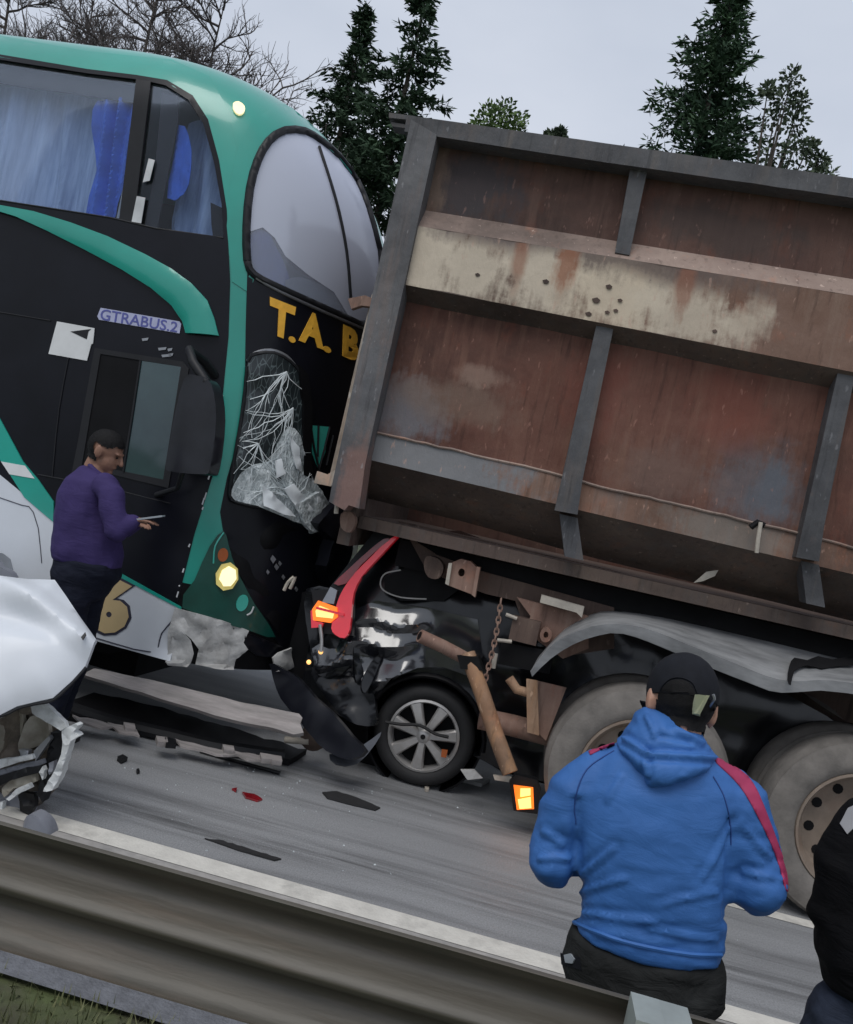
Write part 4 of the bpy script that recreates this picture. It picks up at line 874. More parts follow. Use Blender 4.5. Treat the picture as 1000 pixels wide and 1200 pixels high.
tube_px('lamp_trim', [(262, 624), (252, 640), (250, 660)], HBus, .006, M['tealens'], BUS, off=.02, k=3)
panel('marker_lamp', smooth_poly([(273, 123), (279, 121), (286, 126), (286, 133), (280, 136), (274, 131)], 2), HBus, M['marker'], BUS, off=.018, thick=.015, step=5)
# torn bumper
torn = lambda x, y: .03*noise.noise(Vector((x*.06, y*.06, 4)))+.015*noise.noise(Vector((x*.15, y*.15, 6)))
panel('torn_bumper', [(206, 712), (230, 718), (262, 727), (290, 738), (284, 752), (289, 760), (276, 772), (274, 785), (252, 783), (229, 778), (233, 760), (224, 748), (218, 742), (206, 750), (196, 776), (198, 740)], HBus, M['tornwhite'], BUS, off=.02, thick=.014, step=5, disp=torn)
panel('torn_bumper', [(203, 745), (214, 738), (224, 750), (227, 765), (222, 781), (200, 779), (196, 770)], HBus, M['tornwhite'], BUS, off=.03, thick=.014, step=5, disp=torn)
panel('torn_bumper', [(286, 740), (330, 757), (332, 770), (300, 768), (284, 756)], HBus, M['busblack'], BUS, off=.02, thick=.014, step=6, disp=torn)
panel('torn_bumper', [(313, 768), (334, 756), (336, 778), (326, 786), (314, 780)], HBus, M['tornwhite'], BUS, off=.06, thick=.014, step=5, disp=torn)
for (x, y, r_) in ((318, 655, 5), (322, 664, 4), (312, 670, 3), (345, 690, 3), (330, 676, 3), (360, 600, 4), (326, 660, 3)):
    panel('scratch', [(x, y-r_), (x+r_*.8, y), (x+r_*.1, y+r_), (x-r_*.5, y)], HBus, M['chrome'], BUS, off=.02, thick=.006, step=4)
panel('dented_panel', [(262, 626), (300, 600), (352, 622), (366, 640), (350, 700), (330, 750), (300, 705), (278, 670)], HBus, M['busblack2'], BUS, off=.016, thick=.012, step=7, disp=lambda x, y: .05*noise.noise(Vector((x*.03, y*.03, 12)))-.02)
# roof edge moulding over the far half of the windshield
# front wheel deep under the floor
c = A(-1.9, .22, .5); ty = MB().lathe(c, tuple(BL), [(.3, .02), (.33, 0), (.45, .0), (.5, .04), (.5, .26), (.3, .26)], 32).build('wheel', M['tread'], BUS, 50)
MB().lathe(c, tuple(BL), [(.3, .03), (.29, .0), (.26, .06), (0, .06), (0, .1), (.3, .1)], 32).build('rim', M['rimdark'], ty, 50)
# running gear added as dark filler to blacken the view under the truck
MB().box((-.2, 7.35, .62), (3.9, 7.42, 1.35)).build('added_side_guard', M['dark'], TR)
for x in (.2, 1.49, 2.8):
    MB().box((x, 6.9, .18), (x+.02, 7.55, 1.15)).build('added_mud_flap', M['black'], TR)
MB().tube([(-.1, 6.6, 1.0), (1.2, 6.6, 1.0)], .17, 16).build('added_air_tank', M['dark'], TR, 50)

# ------------------------------------------------------------------ crushed black car under the truck
M['carblack'] = mat('glossy_black_paint', (.004, .0045, .006), .22, var=.1, spec=.4, coat=.2, bump=.03, bscale=4)
M['carfacet'] = mat('dented_black_sheen', (.034, .038, .048), .28, .3, var=.4, scale=5, spec=.8, coat=.5, bump=.05, bscale=9)  # lighter than the car's black: sky sheen on dents put into the colour
M['red'] = mat('red_lamp_lens', (.72, .016, .035), .18, var=.12, scale=6, spec=.7, coat=.6, emit=(1, .02, .04), es=.1)
M['redhi'] = mat('dark_red_lens', (.22, .006, .012), .2, var=.2, scale=8, spec=.7, coat=.5)
M['alloy'] = mat('silver_alloy', (.42, .41, .4), .4, .55, var=.12, scale=12, dirt=.35, dirtc=(.25, .2, .16))
M['rubber'] = mat('black_rubber', (.015, .015, .016), .75, var=.2, bump=.1, bscale=50)
CY = 5.97
CAR = thing('black_car', 'black hatchback crushed under the truck tail, red tail lamp still lit', 'car', (.4, 6.85, 0))
# side outline in metres (x, z), wheel arch cut out, folded nose pressed down under the chassis
prof = [(-1.38, .42), (-1.4, .75), (-1.3, 1.0), (-1.12, 1.3), (-.93, 1.62), (-.6, 1.66), (.2, 1.5), (1.1, 1.36), (2.0, 1.1), (2.7, .8), (2.8, .35), (1.9, .25), (.1, .25), (-.12, .3)]
arch = [(-.47+.40*math.cos(a), .345+.40*math.sin(a)) for a in [R(-5)+i*R(190)/14 for i in range(15)]]
outl = prof+arch+[(-.95, .32)]
def car_side(y, sgn):
    def h(x, z):
        tum = .16*max(0, (z-.95)/.7)**1.4; r = max(0, (-1.05-x)/.35); cr_ = .035*noise.noise(Vector((x*2.3, z*2.6, 3)))+.02*noise.noise(Vector((x*6, z*6, 8)))
        return Vector((x, y+sgn*(tum+.14*r*r+cr_), z)), Vector((0, -sgn, 0))
    return h
v1, f1 = panel_geo(outl, car_side(CY, 1), 0, .02, .07)
v2, f2 = panel_geo(outl, car_side(CY+1.72, -1), 0, .02, .09)
MB().add(v1, f1).build('side_panel', M['carblack'], CAR, 50); MB().add(v2, f2).build('side_panel', M['carblack'], CAR, 50)
rim = prof
sk = MB(); K = 10
pa = dense(prof, .15, False); h1, h2 = car_side(CY, 1), car_side(CY+1.72, -1)
rows = [[h1(*p)[0].lerp(h2(*p)[0], j/K)+Vector((-.06*math.sin(math.pi*j/K) if p[0] < -.9 else 0, 0, .05*math.sin(math.pi*j/K)+.04*noise.noise(Vector((p[0]*2, j*.7, p[1]*3))))) for j in range(K+1)] for p in pa]
n_ = K+1
sk.add([p for r_ in rows for p in r_], [(i*n_+j, i*n_+j+1, (i+1)*n_+j+1, (i+1)*n_+j) for i in range(len(rows)-1) for j in range(K)])
sk.build('roof_and_tail', M['carblack'], CAR, 50)
hc = HY(CY-.01)
cz = lambda s: (lambda x, y: s*noise.noise(Vector((x*.05, y*.05, 2))))
# dented rear quarter: folded facets that turn up to the sky
def facet(P, Y, tilt, m='carfacet', th=.03):
    cx = sum(p[0] for p in P)/len(P); cy = sum(p[1] for p in P)/len(P)
    return panel('dented_panel', smooth_poly(P, 3), HP(onY(cx, cy, Y), (tilt[0], -1, tilt[1])), M[m], CAR, off=.0, thick=th, step=8, disp=lambda x, y: .03*noise.noise(Vector((x*.05, y*.07, 4))), smooth=60)
M['quarter'] = mat('polished_black_paint', (.012, .013, .017), .2, var=.3, scale=5, spec=1., coat=1.)
RDG = [((408, 726), (494, 732), 16, .06), ((408, 752), (480, 756), 26, .085), ((424, 797), (486, 787), 24, .085), ((372, 778), (424, 772), 24, .08)]
def qd(x, y):
    h = .012*noise.noise(Vector((x*.025, y*.025, 4)))
    for (x0, y0), (x1_, y1_), w_, a_ in RDG:
        if x < x0-12 or x > x1_+14: continue
        yc = y0+(y1_-y0)*(x-x0)/(x1_-x0)+3*math.sin(x*.09+y0); t = (y-(yc-w_))/w_; f_ = max(0, min(1, (x-x0+12)/14, (x1_+14-x)/26))
        if 0 < t <= 1: h += a_*t*f_
        elif 1 < t < 1.6: h += a_*f_*(1-(t-1)/.6)
    return h
panel('rear_quarter', [(366, 760), (384, 748), (412, 716), (440, 704), (500, 712), (560, 726), (566, 770), (548, 792), (520, 782), (490, 782), (462, 792), (446, 810), (436, 836), (400, 838), (376, 806)], HY(CY-.03), M['quarter'], CAR, off=0, thick=.02, step=4, disp=qd, smooth=35)
facet([(414, 745), (422, 752), (421, 770), (426, 795), (418, 800), (416, 780)], CY-.1, (.6, .3), 'carblack')
facet([(424, 800), (436, 775), (450, 764), (440, 790), (428, 812)], CY-.12, (.4, .5), 'carblack')
facet([(366, 782), (430, 800), (440, 830), (438, 850), (408, 845), (380, 815)], CY-.1, (-.2, .3), 'carblack', .05)
facet([(360, 690), (412, 700), (425, 750), (400, 790), (372, 790), (362, 750)], CY-.03, (-.2, .1), 'carblack', .05)
# wheel-arch moulding
MB().tube([Vector((-.47+.41*math.cos(a), CY-.03, .345+.41*math.sin(a))) for a in [R(0)+i*R(180)/16 for i in range(17)]], .018, 6).build('arch_moulding', M['busblack2'], CAR, 60)
MB().tube([onY(*p, CY-.02) for p in smooth_poly([(470, 668), (452, 672), (446, 682), (450, 692), (470, 700), (500, 702)], 4, False)], .006, 5).build('window_seal', M['alloy'], CAR, 60)
panel('side_window', [(450, 676), (478, 664), (520, 672), (540, 690), (520, 704), (470, 704), (452, 692)], hc, M['busblack2'], CAR, off=.01, thick=.01, step=10)
MB().lathe((-.47, CY+.05, .345), (0, 1, 0), [(.39, 0), (.405, 0), (.405, .5), (.0, .5), (.0, .48), (.39, .48)], 28).build('wheel_well', M['busblack2'], CAR, 50)
# tail lamp
hl_ = HP(onY(400, 700, CY-.2), (-.05, -1, .12))
panel('lamp_back', [(364, 692), (384, 690), (440, 620), (466, 624), (436, 660), (414, 690), (412, 745), (372, 742)], hl_, M['black'], CAR, off=-.02, thick=.06, step=10)
tl = panel('tail_lamp', smooth_poly([(464, 628), (466, 630), (440, 658), (424, 676), (415, 695), (413, 715), (411, 738), (405, 748), (394, 744), (389, 736), (392, 722), (396, 705), (403, 690), (416, 672), (436, 652), (452, 636)], 2), hl_, M['red'], CAR, off=.02, thick=.05, step=5, disp=lambda x, y: .012*math.sin((x+y)*.05), smooth=60)
panel('lens', smooth_poly([(458, 632), (448, 640), (424, 662), (406, 684), (392, 684), (408, 668), (432, 646), (450, 632)], 2), hl_, M['redhi'], tl, off=.012, thick=.04, step=5)
panel('reversing_lens', [(388, 688), (396, 692), (392, 708), (378, 706)], hl_, M['chrome'], tl, off=.016, thick=.03, step=6)
panel('lit_lens', [(367, 714), (374, 704), (396, 712), (397, 723), (388, 730), (368, 727)], hl_, M['amber'], tl, off=.022, thick=.03, step=6)
panel('bulb_glow', [(371, 716), (376, 710), (386, 714), (393, 718), (391, 725), (382, 724), (372, 723)], hl_, M['amberhot'], tl, off=.026, thick=.01, step=4)
panel('lens_bar', [(372, 711), (404, 719), (404, 722), (372, 714)], hl_, M['red'], tl, off=.03, thick=.01, step=6)
panel('lens_edge', [(365, 716), (369, 714), (370, 728), (380, 730), (378, 735), (366, 736)], hl_, M['red'], tl, off=.02, thick=.03, step=6)
tube_px('lamp_wire', [(376, 732), (378, 750), (377, 764)], hl_, .012, M['alloy'], CAR, off=.02, k=3)
for (x, y) in ((376, 764), (362, 776)): MB().ball(hl_(x, y)[0], .016, 8, 6).build('bulb', M['amberhot'], CAR, 60)
MB().ball(onY(447, 622, CY-.1), (.02, .02, .045), 8, 6).build('bulb', M['chrome'], CAR, 60)
# hanging bumper
bm_ = smooth_poly([(316, 778), (334, 785), (352, 795), (372, 818), (392, 836), (414, 862), (428, 880), (414, 890), (396, 886), (376, 872), (356, 846), (332, 820)], 2)
panel('torn_rear_bumper', bm_, HP(onY(370, 830, 5.62), (-.3, -1, .25)), M['busblack'], CAR, off=0, thick=.06, step=6, disp=lambda x, y: .05*math.sin((x-310)*.025)+.02*noise.noise(Vector((x*.04, y*.04, 3))), smooth=60)
panel('bumper_flap', smooth_poly([(386, 884), (410, 882), (436, 866), (447, 858), (440, 872), (418, 896), (394, 896)], 2), HP(onY(415, 880, 5.66), (.2, -1, .5)), M['carfacet'], CAR, thick=.03, step=6, smooth=60)
panel('inner_liner', [(330, 700), (372, 690), (400, 740), (440, 800), (440, 900), (400, 890), (352, 800), (330, 790)], HY(6.2), M['busblack2'], CAR, thick=.05, step=16)
# lamp remains between bus and car
MB().tube([onY(*p, 5.75) for p in smooth_poly([(333, 692), (338, 682), (346, 676), (340, 690)], 3, False)], .012, 6).build('broken_trim', M['pale'], CAR, 60)
# rear wheel
wc = Vector((-.47, CY+.0, .345)); 
def car_wheel(c):
    ty = MB().lathe(c, (0, 1, 0), [(.235, .03), (.25, .0), (.29, -.012), (.325, .005), (.342, .04), (.345, .08), (.345, .18), (.33, .21), (.235, .2)], 40).build('wheel', M['rubber'], CAR, 50)
    MB().lathe(c, (0, 1, 0), [(.245, .03), (.243, .0), (.228, -.006), (.218, .01), (.215, .12), (.235, .12)], 40).build('rim', M['alloy'], ty, 45)
    MB().lathe(c, (0, 1, 0), [(0, .09), (.22, .09), (.22, .1), (0, .1)], 24).build('brake_disc', M['dark'], ty, None)
    for k in range(7):
        a = 2*math.pi*k/7+.22; d = Vector((math.cos(a), 0, math.sin(a))); e = Vector((-math.sin(a), 0, math.cos(a)))
        P = []
        for (r_, w_, y_) in ((.03, .03, .0), (.1, .036, -.004), (.17, .046, .002), (.222, .056, .01)):
            for sg, yy in ((-1, 0), (-.7, -.012), (.7, -.012), (1, 0), (1, .04), (-1, .04)): P.append(c+d*r_+e*w_*sg*.8+Vector((0, y_+yy, 0)))
        MB().add(P, [(i*6+j, i*6+(j+1) % 6, (i+1)*6+(j+1) % 6, (i+1)*6+j) for i in range(3) for j in range(6)]+[(5, 4, 3, 2, 1, 0), (18, 19, 20, 21, 22, 23)]).build('spoke', M['alloy'], ty, 40)
    MB().lathe(c, (0, 1, 0), [(0, -.025), (.035, -.022), (.05, -.008), (.05, .03), (0, .03)], 20).build('hub', M['alloy'], ty, 45)
    MB().lathe(c, (0, 1, 0), [(0, -.03), (.016, -.03), (.018, -.02), (0, -.02)], 14).build('hub_cap', M['dark'], ty, 45)
    return ty
tw = car_wheel(wc)
MB().tube([onY(*p, CY-.05) for p in smooth_poly([(452, 846), (470, 849), (492, 850), (510, 860), (526, 864)], 3, False)], .011, 6).build('hanging_cable', M['rubber'], CAR, 60)
panel('rim_reflector', [(518, 878), (525, 879), (523, 888), (517, 887)], HY(CY-.02), M['orange'], CAR, thick=.01)
panel('mud_guard_piece', [(540, 902), (556, 902), (566, 912), (548, 914)], HY(5.8), M['tornwhite'], CAR, thick=.02)

# ------------------------------------------------------------------ wreckage on the road
M['fallen'] = mat('scraped_grey_panel', (.23, .215, .205), .65, var=.2, scale=7, c2=(.34, .31, .3), dirt=.5, dirtc=(.12, .1, .1), stretch=(.5, 3, 3), bump=.2, bscale=30)
hz = lambda z: (lambda x, y: (onZ(x, y, z), Vector((0, 0, 1))))
o = panel('fallen_skirt_panel', [(96, 790), (110, 783), (150, 790), (250, 815), (340, 834), (356, 838), (352, 848), (356, 858), (344, 860), (250, 838), (160, 810)], HP(onY(230, 822, 5.5), (.0, -.6, .8)), M['fallen'], None, off=0, thick=.03, step=8, disp=lambda x, y: .015*noise.noise(Vector((x*.03, y*.05, 1))))
single(o, 'long scraped grey panel with ragged end fallen under the bus', 'panel')
o = panel('panel_shadow_sheet', [(70, 822), (110, 812), (200, 832), (300, 862), (360, 878), (340, 890), (250, 876), (150, 850), (80, 836)], hz(.05), M['busblack2'], None, off=0, thick=.04, step=10, disp=lambda x, y: .02*noise.noise(Vector((x*.05, y*.08, 1))))  # black sheet standing for the shade below the grey panel
single(o, 'flat black sheet standing for the shadow on the road below the grey panel', 'shadow sheet')
BS = thing('broken_bumper_strip', 'broken black bumper strip with white clips lying along the road', 'bumper', tuple(onZ(210, 865)))
tube_px('strip_bar', [(78, 828), (100, 836), (140, 848), (200, 862), (250, 874), (300, 882), (332, 886)], hz(.05), .045, M['black'], BS, k=3)
for P in ([(85, 838), (120, 846), (138, 851), (118, 853), (92, 846)], [(126, 846), (160, 855), (164, 862), (140, 858)], [(205, 866), (258, 878), (300, 884), (262, 885), (212, 874)], [(270, 881), (314, 886), (320, 893), (290, 890)]):
    panel('strip_edge', P, hz(.09), M['fallen'], BS, off=0, thick=.012, step=8, disp=lambda x, y: .01*noise.noise(Vector((x*.1, y*.1, 2))))
for (x, y) in ((152, 850), (190, 866), (200, 868), (268, 876), (312, 886), (324, 888)):
    panel('clip', [(x-7, y-4), (x+6, y-2), (x+7, y+4), (x-5, y+3)], hz(.11), M['fallen'] if x != 200 else M['black'], BS, off=0, thick=.03, step=6)
tube_px('trailing_rubber', [(235, 880), (280, 893), (328, 906)], hz(.015), .012, M['black'], BS)
hb_ = MB().tube([onY(334, 867, 5.78), onY(362, 869, 5.78)], .022, 10).build('steel_rod', M['pale'], None, 50); single(hb_, 'short pale steel rod on the road beside the fallen hub', 'rod')
dk = MB().lathe(onY(368, 862, 5.85), (.5, -.8, .1), [(0, 0), (.09, .0), (.1, .02), (.08, .05), (.03, .07), (0, .07)], 20).build('fallen_hub', M['rimdark'], None, 40); single(dk, 'dirty round hub lying by the torn bumper', 'hub')
db = [([(378, 928), (395, 927), (420, 935), (446, 946), (440, 949), (410, 942), (384, 935)], .01, M['rubber'], 'thin black rubber strip on the road below the car wheel'),
      ([(138, 886), (144, 884), (150, 887), (143, 890)], .03, M['black'], 'small black chip on the road below the broken bumper strip'),
      ([(160, 901), (163, 900), (164, 904), (161, 905)], .015, M['black'], 'tiniest dark chip on the road in front of the white car'),
      ([(284, 928), (298, 930), (308, 936), (302, 938), (288, 934)], .012, M['redhi'], 'red lamp lens splinters on the road in front of the bus'),
      ([(272, 924), (278, 923), (277, 927)], .012, M['redhi'], 'single small red splinter left of the larger red one'),
      ([(240, 982), (262, 985), (300, 997), (330, 1006), (322, 1008), (280, 996)], .008, M['rubber'], 'long black rubber shred on the road near the white line'),
      ([(540, 912), (556, 905), (575, 912), (565, 918)], .03, M['tornwhite'], 'pale plastic scrap under the bent rear pipe'),
      ([(498, 921), (503, 920), (503, 925), (499, 925)], .02, M['pale'], 'pale pebble-sized scrap just below the car wheel')]
NM = ['rubber_strip', 'plastic_chip', 'plastic_chip', 'lens_splinter', 'lens_splinter', 'rubber_strip', 'plastic_scrap', 'plastic_scrap']
for (P, z, m_, lb), nm_ in zip(db, NM):
    o = panel(nm_, P, hz(z), m_, None, off=0, thick=z*.9, step=6, disp=lambda x, y: .004*noise.noise(Vector((x*.2, y*.2, 2)))); single(o, lb, nm_.replace('_', ' '), 'wreckage scraps on the road')

gc = MB(); rg = random.Random(31)
for i in range(200):
    p = onZ(rg.gauss(300, 130), 900+abs(rg.gauss(0, 45))+rg.uniform(-25, 10), 0) if i % 2 else Vector((rg.uniform(-2.6, 1.6), rg.uniform(4.3, 6.0), 0)); r_ = rg.uniform(.003, .009)
    if p.y < 4.15 or p.y > 6.3: continue
    q_ = [p+Vector((rg.uniform(-1, 1)*r_, rg.uniform(-1, 1)*r_, 0)) for _ in range(3)]; gc.add(q_+[p+Vector((0, 0, r_*.8))], [(0, 1, 2), (0, 1, 3), (1, 2, 3), (2, 0, 3)])
gc_ = mk('glass_crumbs', gc.v, gc.f, M['crush'], None, None, 'stuff'); gc_['label'] = 'scattered crumbs of broken glass on the road'; gc_['category'] = 'glass crumbs'

# ------------------------------------------------------------------ white car at the left
M['white'] = mat('white_car_paint', (.62, .65, .69), .42, var=.05, scale=2, coat=.15, bump=.05, bscale=3, dirt=.2, dirtc=(.5, .5, .5))
M['lampshell'] = mat('lamp_bowl_plastic', (.34, .30, .23), .45, var=.35, scale=9, c2=(.48, .45, .38))
M['foam'] = mat('broken_white_plastic', (.6, .62, .62), .55, var=.2, scale=18, bump=.3, bscale=40)
M['guts'] = mat('dirty_engine_bits', (.1, .085, .07), .6, .2, var=.5, scale=16, c2=(.24, .2, .16))
M['greyplastic'] = mat('grey_plastic', (.2, .21, .24), .45, var=.15, scale=8)
WY = 3.95
WC = thing('white_car', 'white car with crumpled bonnet and smashed front, at the left behind the guardrail', 'car', tuple(onY(-150, 900, WY+.8).xy)+(0,))
fend = [(-420, 700), (-120, 676), (0, 680), (30, 679), (64, 679), (76, 696), (96, 726), (114, 753), (110, 764), (100, 780), (84, 798), (62, 818), (40, 823), (20, 828), (0, 838), (-60, 850), (-420, 800)]
def fdisp(x, y):
    e = 1e9
    for a, b_ in zip(fend, fend[1:]+fend[:1]):
        t_ = max(0, min(1, ((x-a[0])*(b_[0]-a[0])+(y-a[1])*(b_[1]-a[1]))/max(1e-6, (b_[0]-a[0])**2+(b_[1]-a[1])**2))); e = min(e, math.hypot(x-a[0]-(b_[0]-a[0])*t_, y-a[1]-(b_[1]-a[1])*t_))
    bul = .1*(1-math.exp(-e/26.))
    cre = -.06*math.exp(-((y-(735+(x-40)*.25))/16)**2)*max(0, min(1, (90-x)/60))
    up = 0
    cr2 = .05*max(0, 1-abs((y-690)-(x-12)*.72)/26)
    return bul+cre+up+cr2+.008*noise.noise(Vector((x*.02, y*.025, 6)))
panel('crumpled_bonnet', fend, HP(onY(40, 815, WY-.1), (.12, -.8, .6)), M['white'], WC, off=0, thick=.03, step=6, disp=fdisp, smooth=40)
panel('bonnet_nick', [(99, 758), (104, 752), (105, 755), (101, 761)], HP(onY(40, 815, WY-.1), (.12, -.8, .6)), M['gasket'], WC, off=.1, thick=.01)
panel('wiper_cowl', smooth_poly([(-120, 640), (-20, 652), (0, 664), (8, 668), (14, 673), (15, 680), (0, 681), (-120, 678)], 2), HY(WY+.55), M['greyplastic'], WC, thick=.05, step=10)
tube_px('bonnet_edge', [(-60, 850), (0, 838), (20, 829), (40, 824), (62, 819), (84, 799), (100, 781)], HP(onY(40, 815, WY-.1), (.12, -.8, .6)), .008, M['gasket'], WC, off=-.01, k=3)
# cavity and broken front pieces
hw = lambda d: HY(WY+d)
panel('engine_bay', [(-420, 800), (-60, 840), (0, 832), (40, 824), (78, 850), (76, 880), (60, 925), (40, 950), (0, 962), (-420, 930)], hw(.2), M['guts'], WC, thick=.05, step=10, disp=lambda x, y: .08*noise.noise(Vector((x*.06, y*.06, 3))))
panel('lamp_bowl', smooth_poly([(-10, 834), (20, 832), (28, 845), (22, 872), (10, 890), (-10, 880)], 2), hw(.16), M['lampshell'], WC, thick=.03, step=5, disp=lambda x, y: -.07*max(0, 1-((x-8)/18)**2))
panel('lamp_bowl', smooth_poly([(30, 842), (46, 844), (57, 856), (52, 872), (36, 878), (22, 880), (24, 860)], 2), hw(.12), M['lampshell'], WC, thick=.03, step=5, disp=lambda x, y: -.06*max(0, 1-((x-40)/18)**2))
panel('lamp_trim', [(20, 826), (34, 824), (38, 832), (32, 838), (24, 836)], hw(.08), M['guts'], WC, thick=.04, step=5)
panel('grille_corner', [(36, 824), (50, 822), (76, 846), (78, 852), (72, 856), (54, 846), (38, 836)], hw(.0), M['foam'], WC, thick=.03, step=6, disp=lambda x, y: .01*noise.noise(Vector((x*.15, y*.15, 1))))
panel('bumper_edge', [(72, 855), (88, 848), (92, 850), (86, 858), (92, 863), (84, 868), (80, 880), (76, 892), (72, 905), (66, 918), (62, 926), (50, 928), (58, 914), (66, 900), (72, 884), (74, 868)], hw(.0), M['foam'], WC, thick=.05, step=5, disp=lambda x, y: .02*noise.noise(Vector((x*.15, y*.1, 5))))
panel('broken_grille', [(60, 858), (72, 858), (70, 890), (58, 915), (50, 940), (44, 930), (50, 900), (56, 880)], hw(.08), M['black'], WC, thick=.06, step=6, disp=lambda x, y: .03*noise.noise(Vector((x*.15, y*.1, 9))))
panel('broken_grille', [(40, 880), (58, 862), (60, 866), (46, 886), (42, 892)], hw(.05), M['chrome'], WC, thick=.03, step=5)
for P, m_, d in (([(-10, 892), (16, 888), (38, 884), (40, 889), (20, 894), (-10, 904)], 'foam', .03), ([(-10, 905), (20, 897), (50, 890), (52, 895), (20, 906), (-10, 918)], 'greyplastic', .05), ([(-10, 912), (30, 900), (48, 898), (44, 906), (14, 914), (-10, 926)], 'black', .03),
                 ([(2, 924), (14, 912), (30, 906), (42, 905), (44, 915), (34, 920), (16, 924), (6, 934)], 'lampshell', .06), ([(8, 936), (20, 924), (34, 918), (36, 924), (22, 930), (12, 938)], 'foam', .02), ([(-10, 930), (10, 930), (30, 930), (44, 928), (40, 950), (30, 970), (-10, 972)], 'greyplastic', .12),
                 ([(22, 928), (40, 930), (42, 945), (34, 955), (24, 950)], 'black', .08), ([(46, 905), (50, 898), (54, 902), (50, 914)], 'foam', .02), ([(58, 894), (63, 892), (62, 904), (58, 908)], 'greyplastic', .02), ([(24, 878), (33, 880), (34, 888), (25, 890)], 'chrome', .06), ([(-8, 942), (3, 940), (3, 950), (-8, 954)], 'foam', .06), ([(8, 958), (16, 954), (12, 966), (4, 968)], 'black', .06)):
    panel('broken_piece', P, hw(d), M[m_], WC, thick=.03, step=5, disp=lambda x, y: .02*noise.noise(Vector((x*.12, y*.12, 4))))
panel('fog_lamp_shell', smooth_poly([(30, 976), (34, 958), (44, 950), (54, 958), (59, 972), (58, 984), (40, 984)], 2), hw(-.05), M['greyplastic'], WC, thick=.08, step=6, disp=lambda x, y: .05*max(0, 1-((x-44)/18)**2), smooth=60)
# rest of the car to the left, out of the picture
x1 = onY(-230, 800, WY).x; cb = MB()
secs_ = []
for (dx, zb, zt_, y0_) in ((0, .25, 1.0, .1), (-.8, .25, 1.1, .02), (-1.0, .25, 1.12, 0), (-2.4, .25, 1.12, 0), (-3.4, .3, 1.1, .05), (-3.6, .4, .95, .15)):
    X = x1+dx; yc = WY+.85; hwid = .83-y0_
    secs_.append([Vector((X, yc+hwid*math.copysign(abs(math.cos(a))**.5, math.cos(a)), (zb+zt_)/2+(zt_-zb)/2*math.copysign(abs(math.sin(a))**.4, math.sin(a)))) for a in [2*math.pi*k/20 for k in range(20)]])
cb.loft(secs_).build('body', M['white'], WC, 45)
cab = []
for (dx, z_, w__) in ((-1.1, 1.1, .72), (-1.7, 1.48, .6), (-2.5, 1.5, .6), (-3.1, 1.1, .7)):
    X = x1+dx; cab.append([Vector((X, WY+.85+w__*math.copysign(abs(math.cos(a))**.5, math.cos(a)), 1.0+(z_-1.0)*max(0, math.sin(a))**.4 if math.sin(a) > 0 else 1.0)) for a in [2*math.pi*k/20 for k in range(20)]])
MB().loft(cab).build('cabin', M['ghost'], WC, 45)
for dx in (-.45, -2.9):
    c_ = Vector((x1+dx, WY+.0, .31)); q_ = MB().lathe(c_, (0, 1, 0), [(.2, .02), (.23, -.01), (.29, -.01), (.31, .04), (.31, .18), (.2, .2)], 32).build('wheel', M['rubber'], WC, 50)
    MB().lathe(c_, (0, 1, 0), [(.2, .03), (.2, -.005), (.17, .01), (0, .0), (0, .06), (.2, .06)], 32).build('rim', M['alloy'], q_, 45)

# ------------------------------------------------------------------ guardrail in front
RL = thing('guardrail', 'galvanised corrugated guardrail crossing the bottom of the photo', 'guardrail', (0, 2.2, 0))
GY = 2.16
prof_w = [(0.0, .82), (.012, .822), (.02, .80), (.062, .765), (.075, .74), (.062, .712), (.02, .69), (.0, .672), (.0, .66), (.02, .64), (.062, .615), (.075, .59), (.062, .562), (.02, .53), (.012, .508), (0., .51)]
prof_w = smooth_poly(prof_w, 2, False)
NX = 40; X0, X1 = -9., 7.
V = []; F = []
for i in range(NX+1):
    x = X0+(X1-X0)*i/NX
    for (dy, z) in prof_w: V.append(Vector((x, GY+dy+.006*math.sin(x*.9), z+.004*math.sin(x*1.3+1))))
n_ = len(prof_w); F = [(i*n_+j, i*n_+j+1, (i+1)*n_+j+1, (i+1)*n_+j) for i in range(NX) for j in range(n_-1)]
m0 = len(V); V += [v+Vector((0, .004, 0)) for v in V]; F += [tuple(k+m0 for k in reversed(f)) for f in F]
F += [(i*n_, (i+1)*n_, m0+(i+1)*n_, m0+i*n_) for i in range(NX)]+[(i*n_+n_-1, (i+1)*n_+n_-1, m0+(i+1)*n_+n_-1, m0+i*n_+n_-1) for i in range(NX)]
mk('beam', V, F, M['galv'], RL, 60)
pp = onY(778, 1175, 2.06)
for px_ in (pp.x, pp.x-4., pp.x+4.):
    q = MB()
    q.box((px_-.062, 2.0, -.5), (px_+.002, 2.12, .865)); q.build('post', M['post'], RL, None)
    MB().box((px_+.004, 2.02, -.5), (px_+.07, 2.13, .86)).build('post_flange', M['post'], RL, None)
    MB().lathe((px_-.005, 2.0, .81), (0, 1, 0), [(0, -.02), (.014, -.02), (.016, 0), (0, 0)], 8).build('bolt', M['dark'], RL)
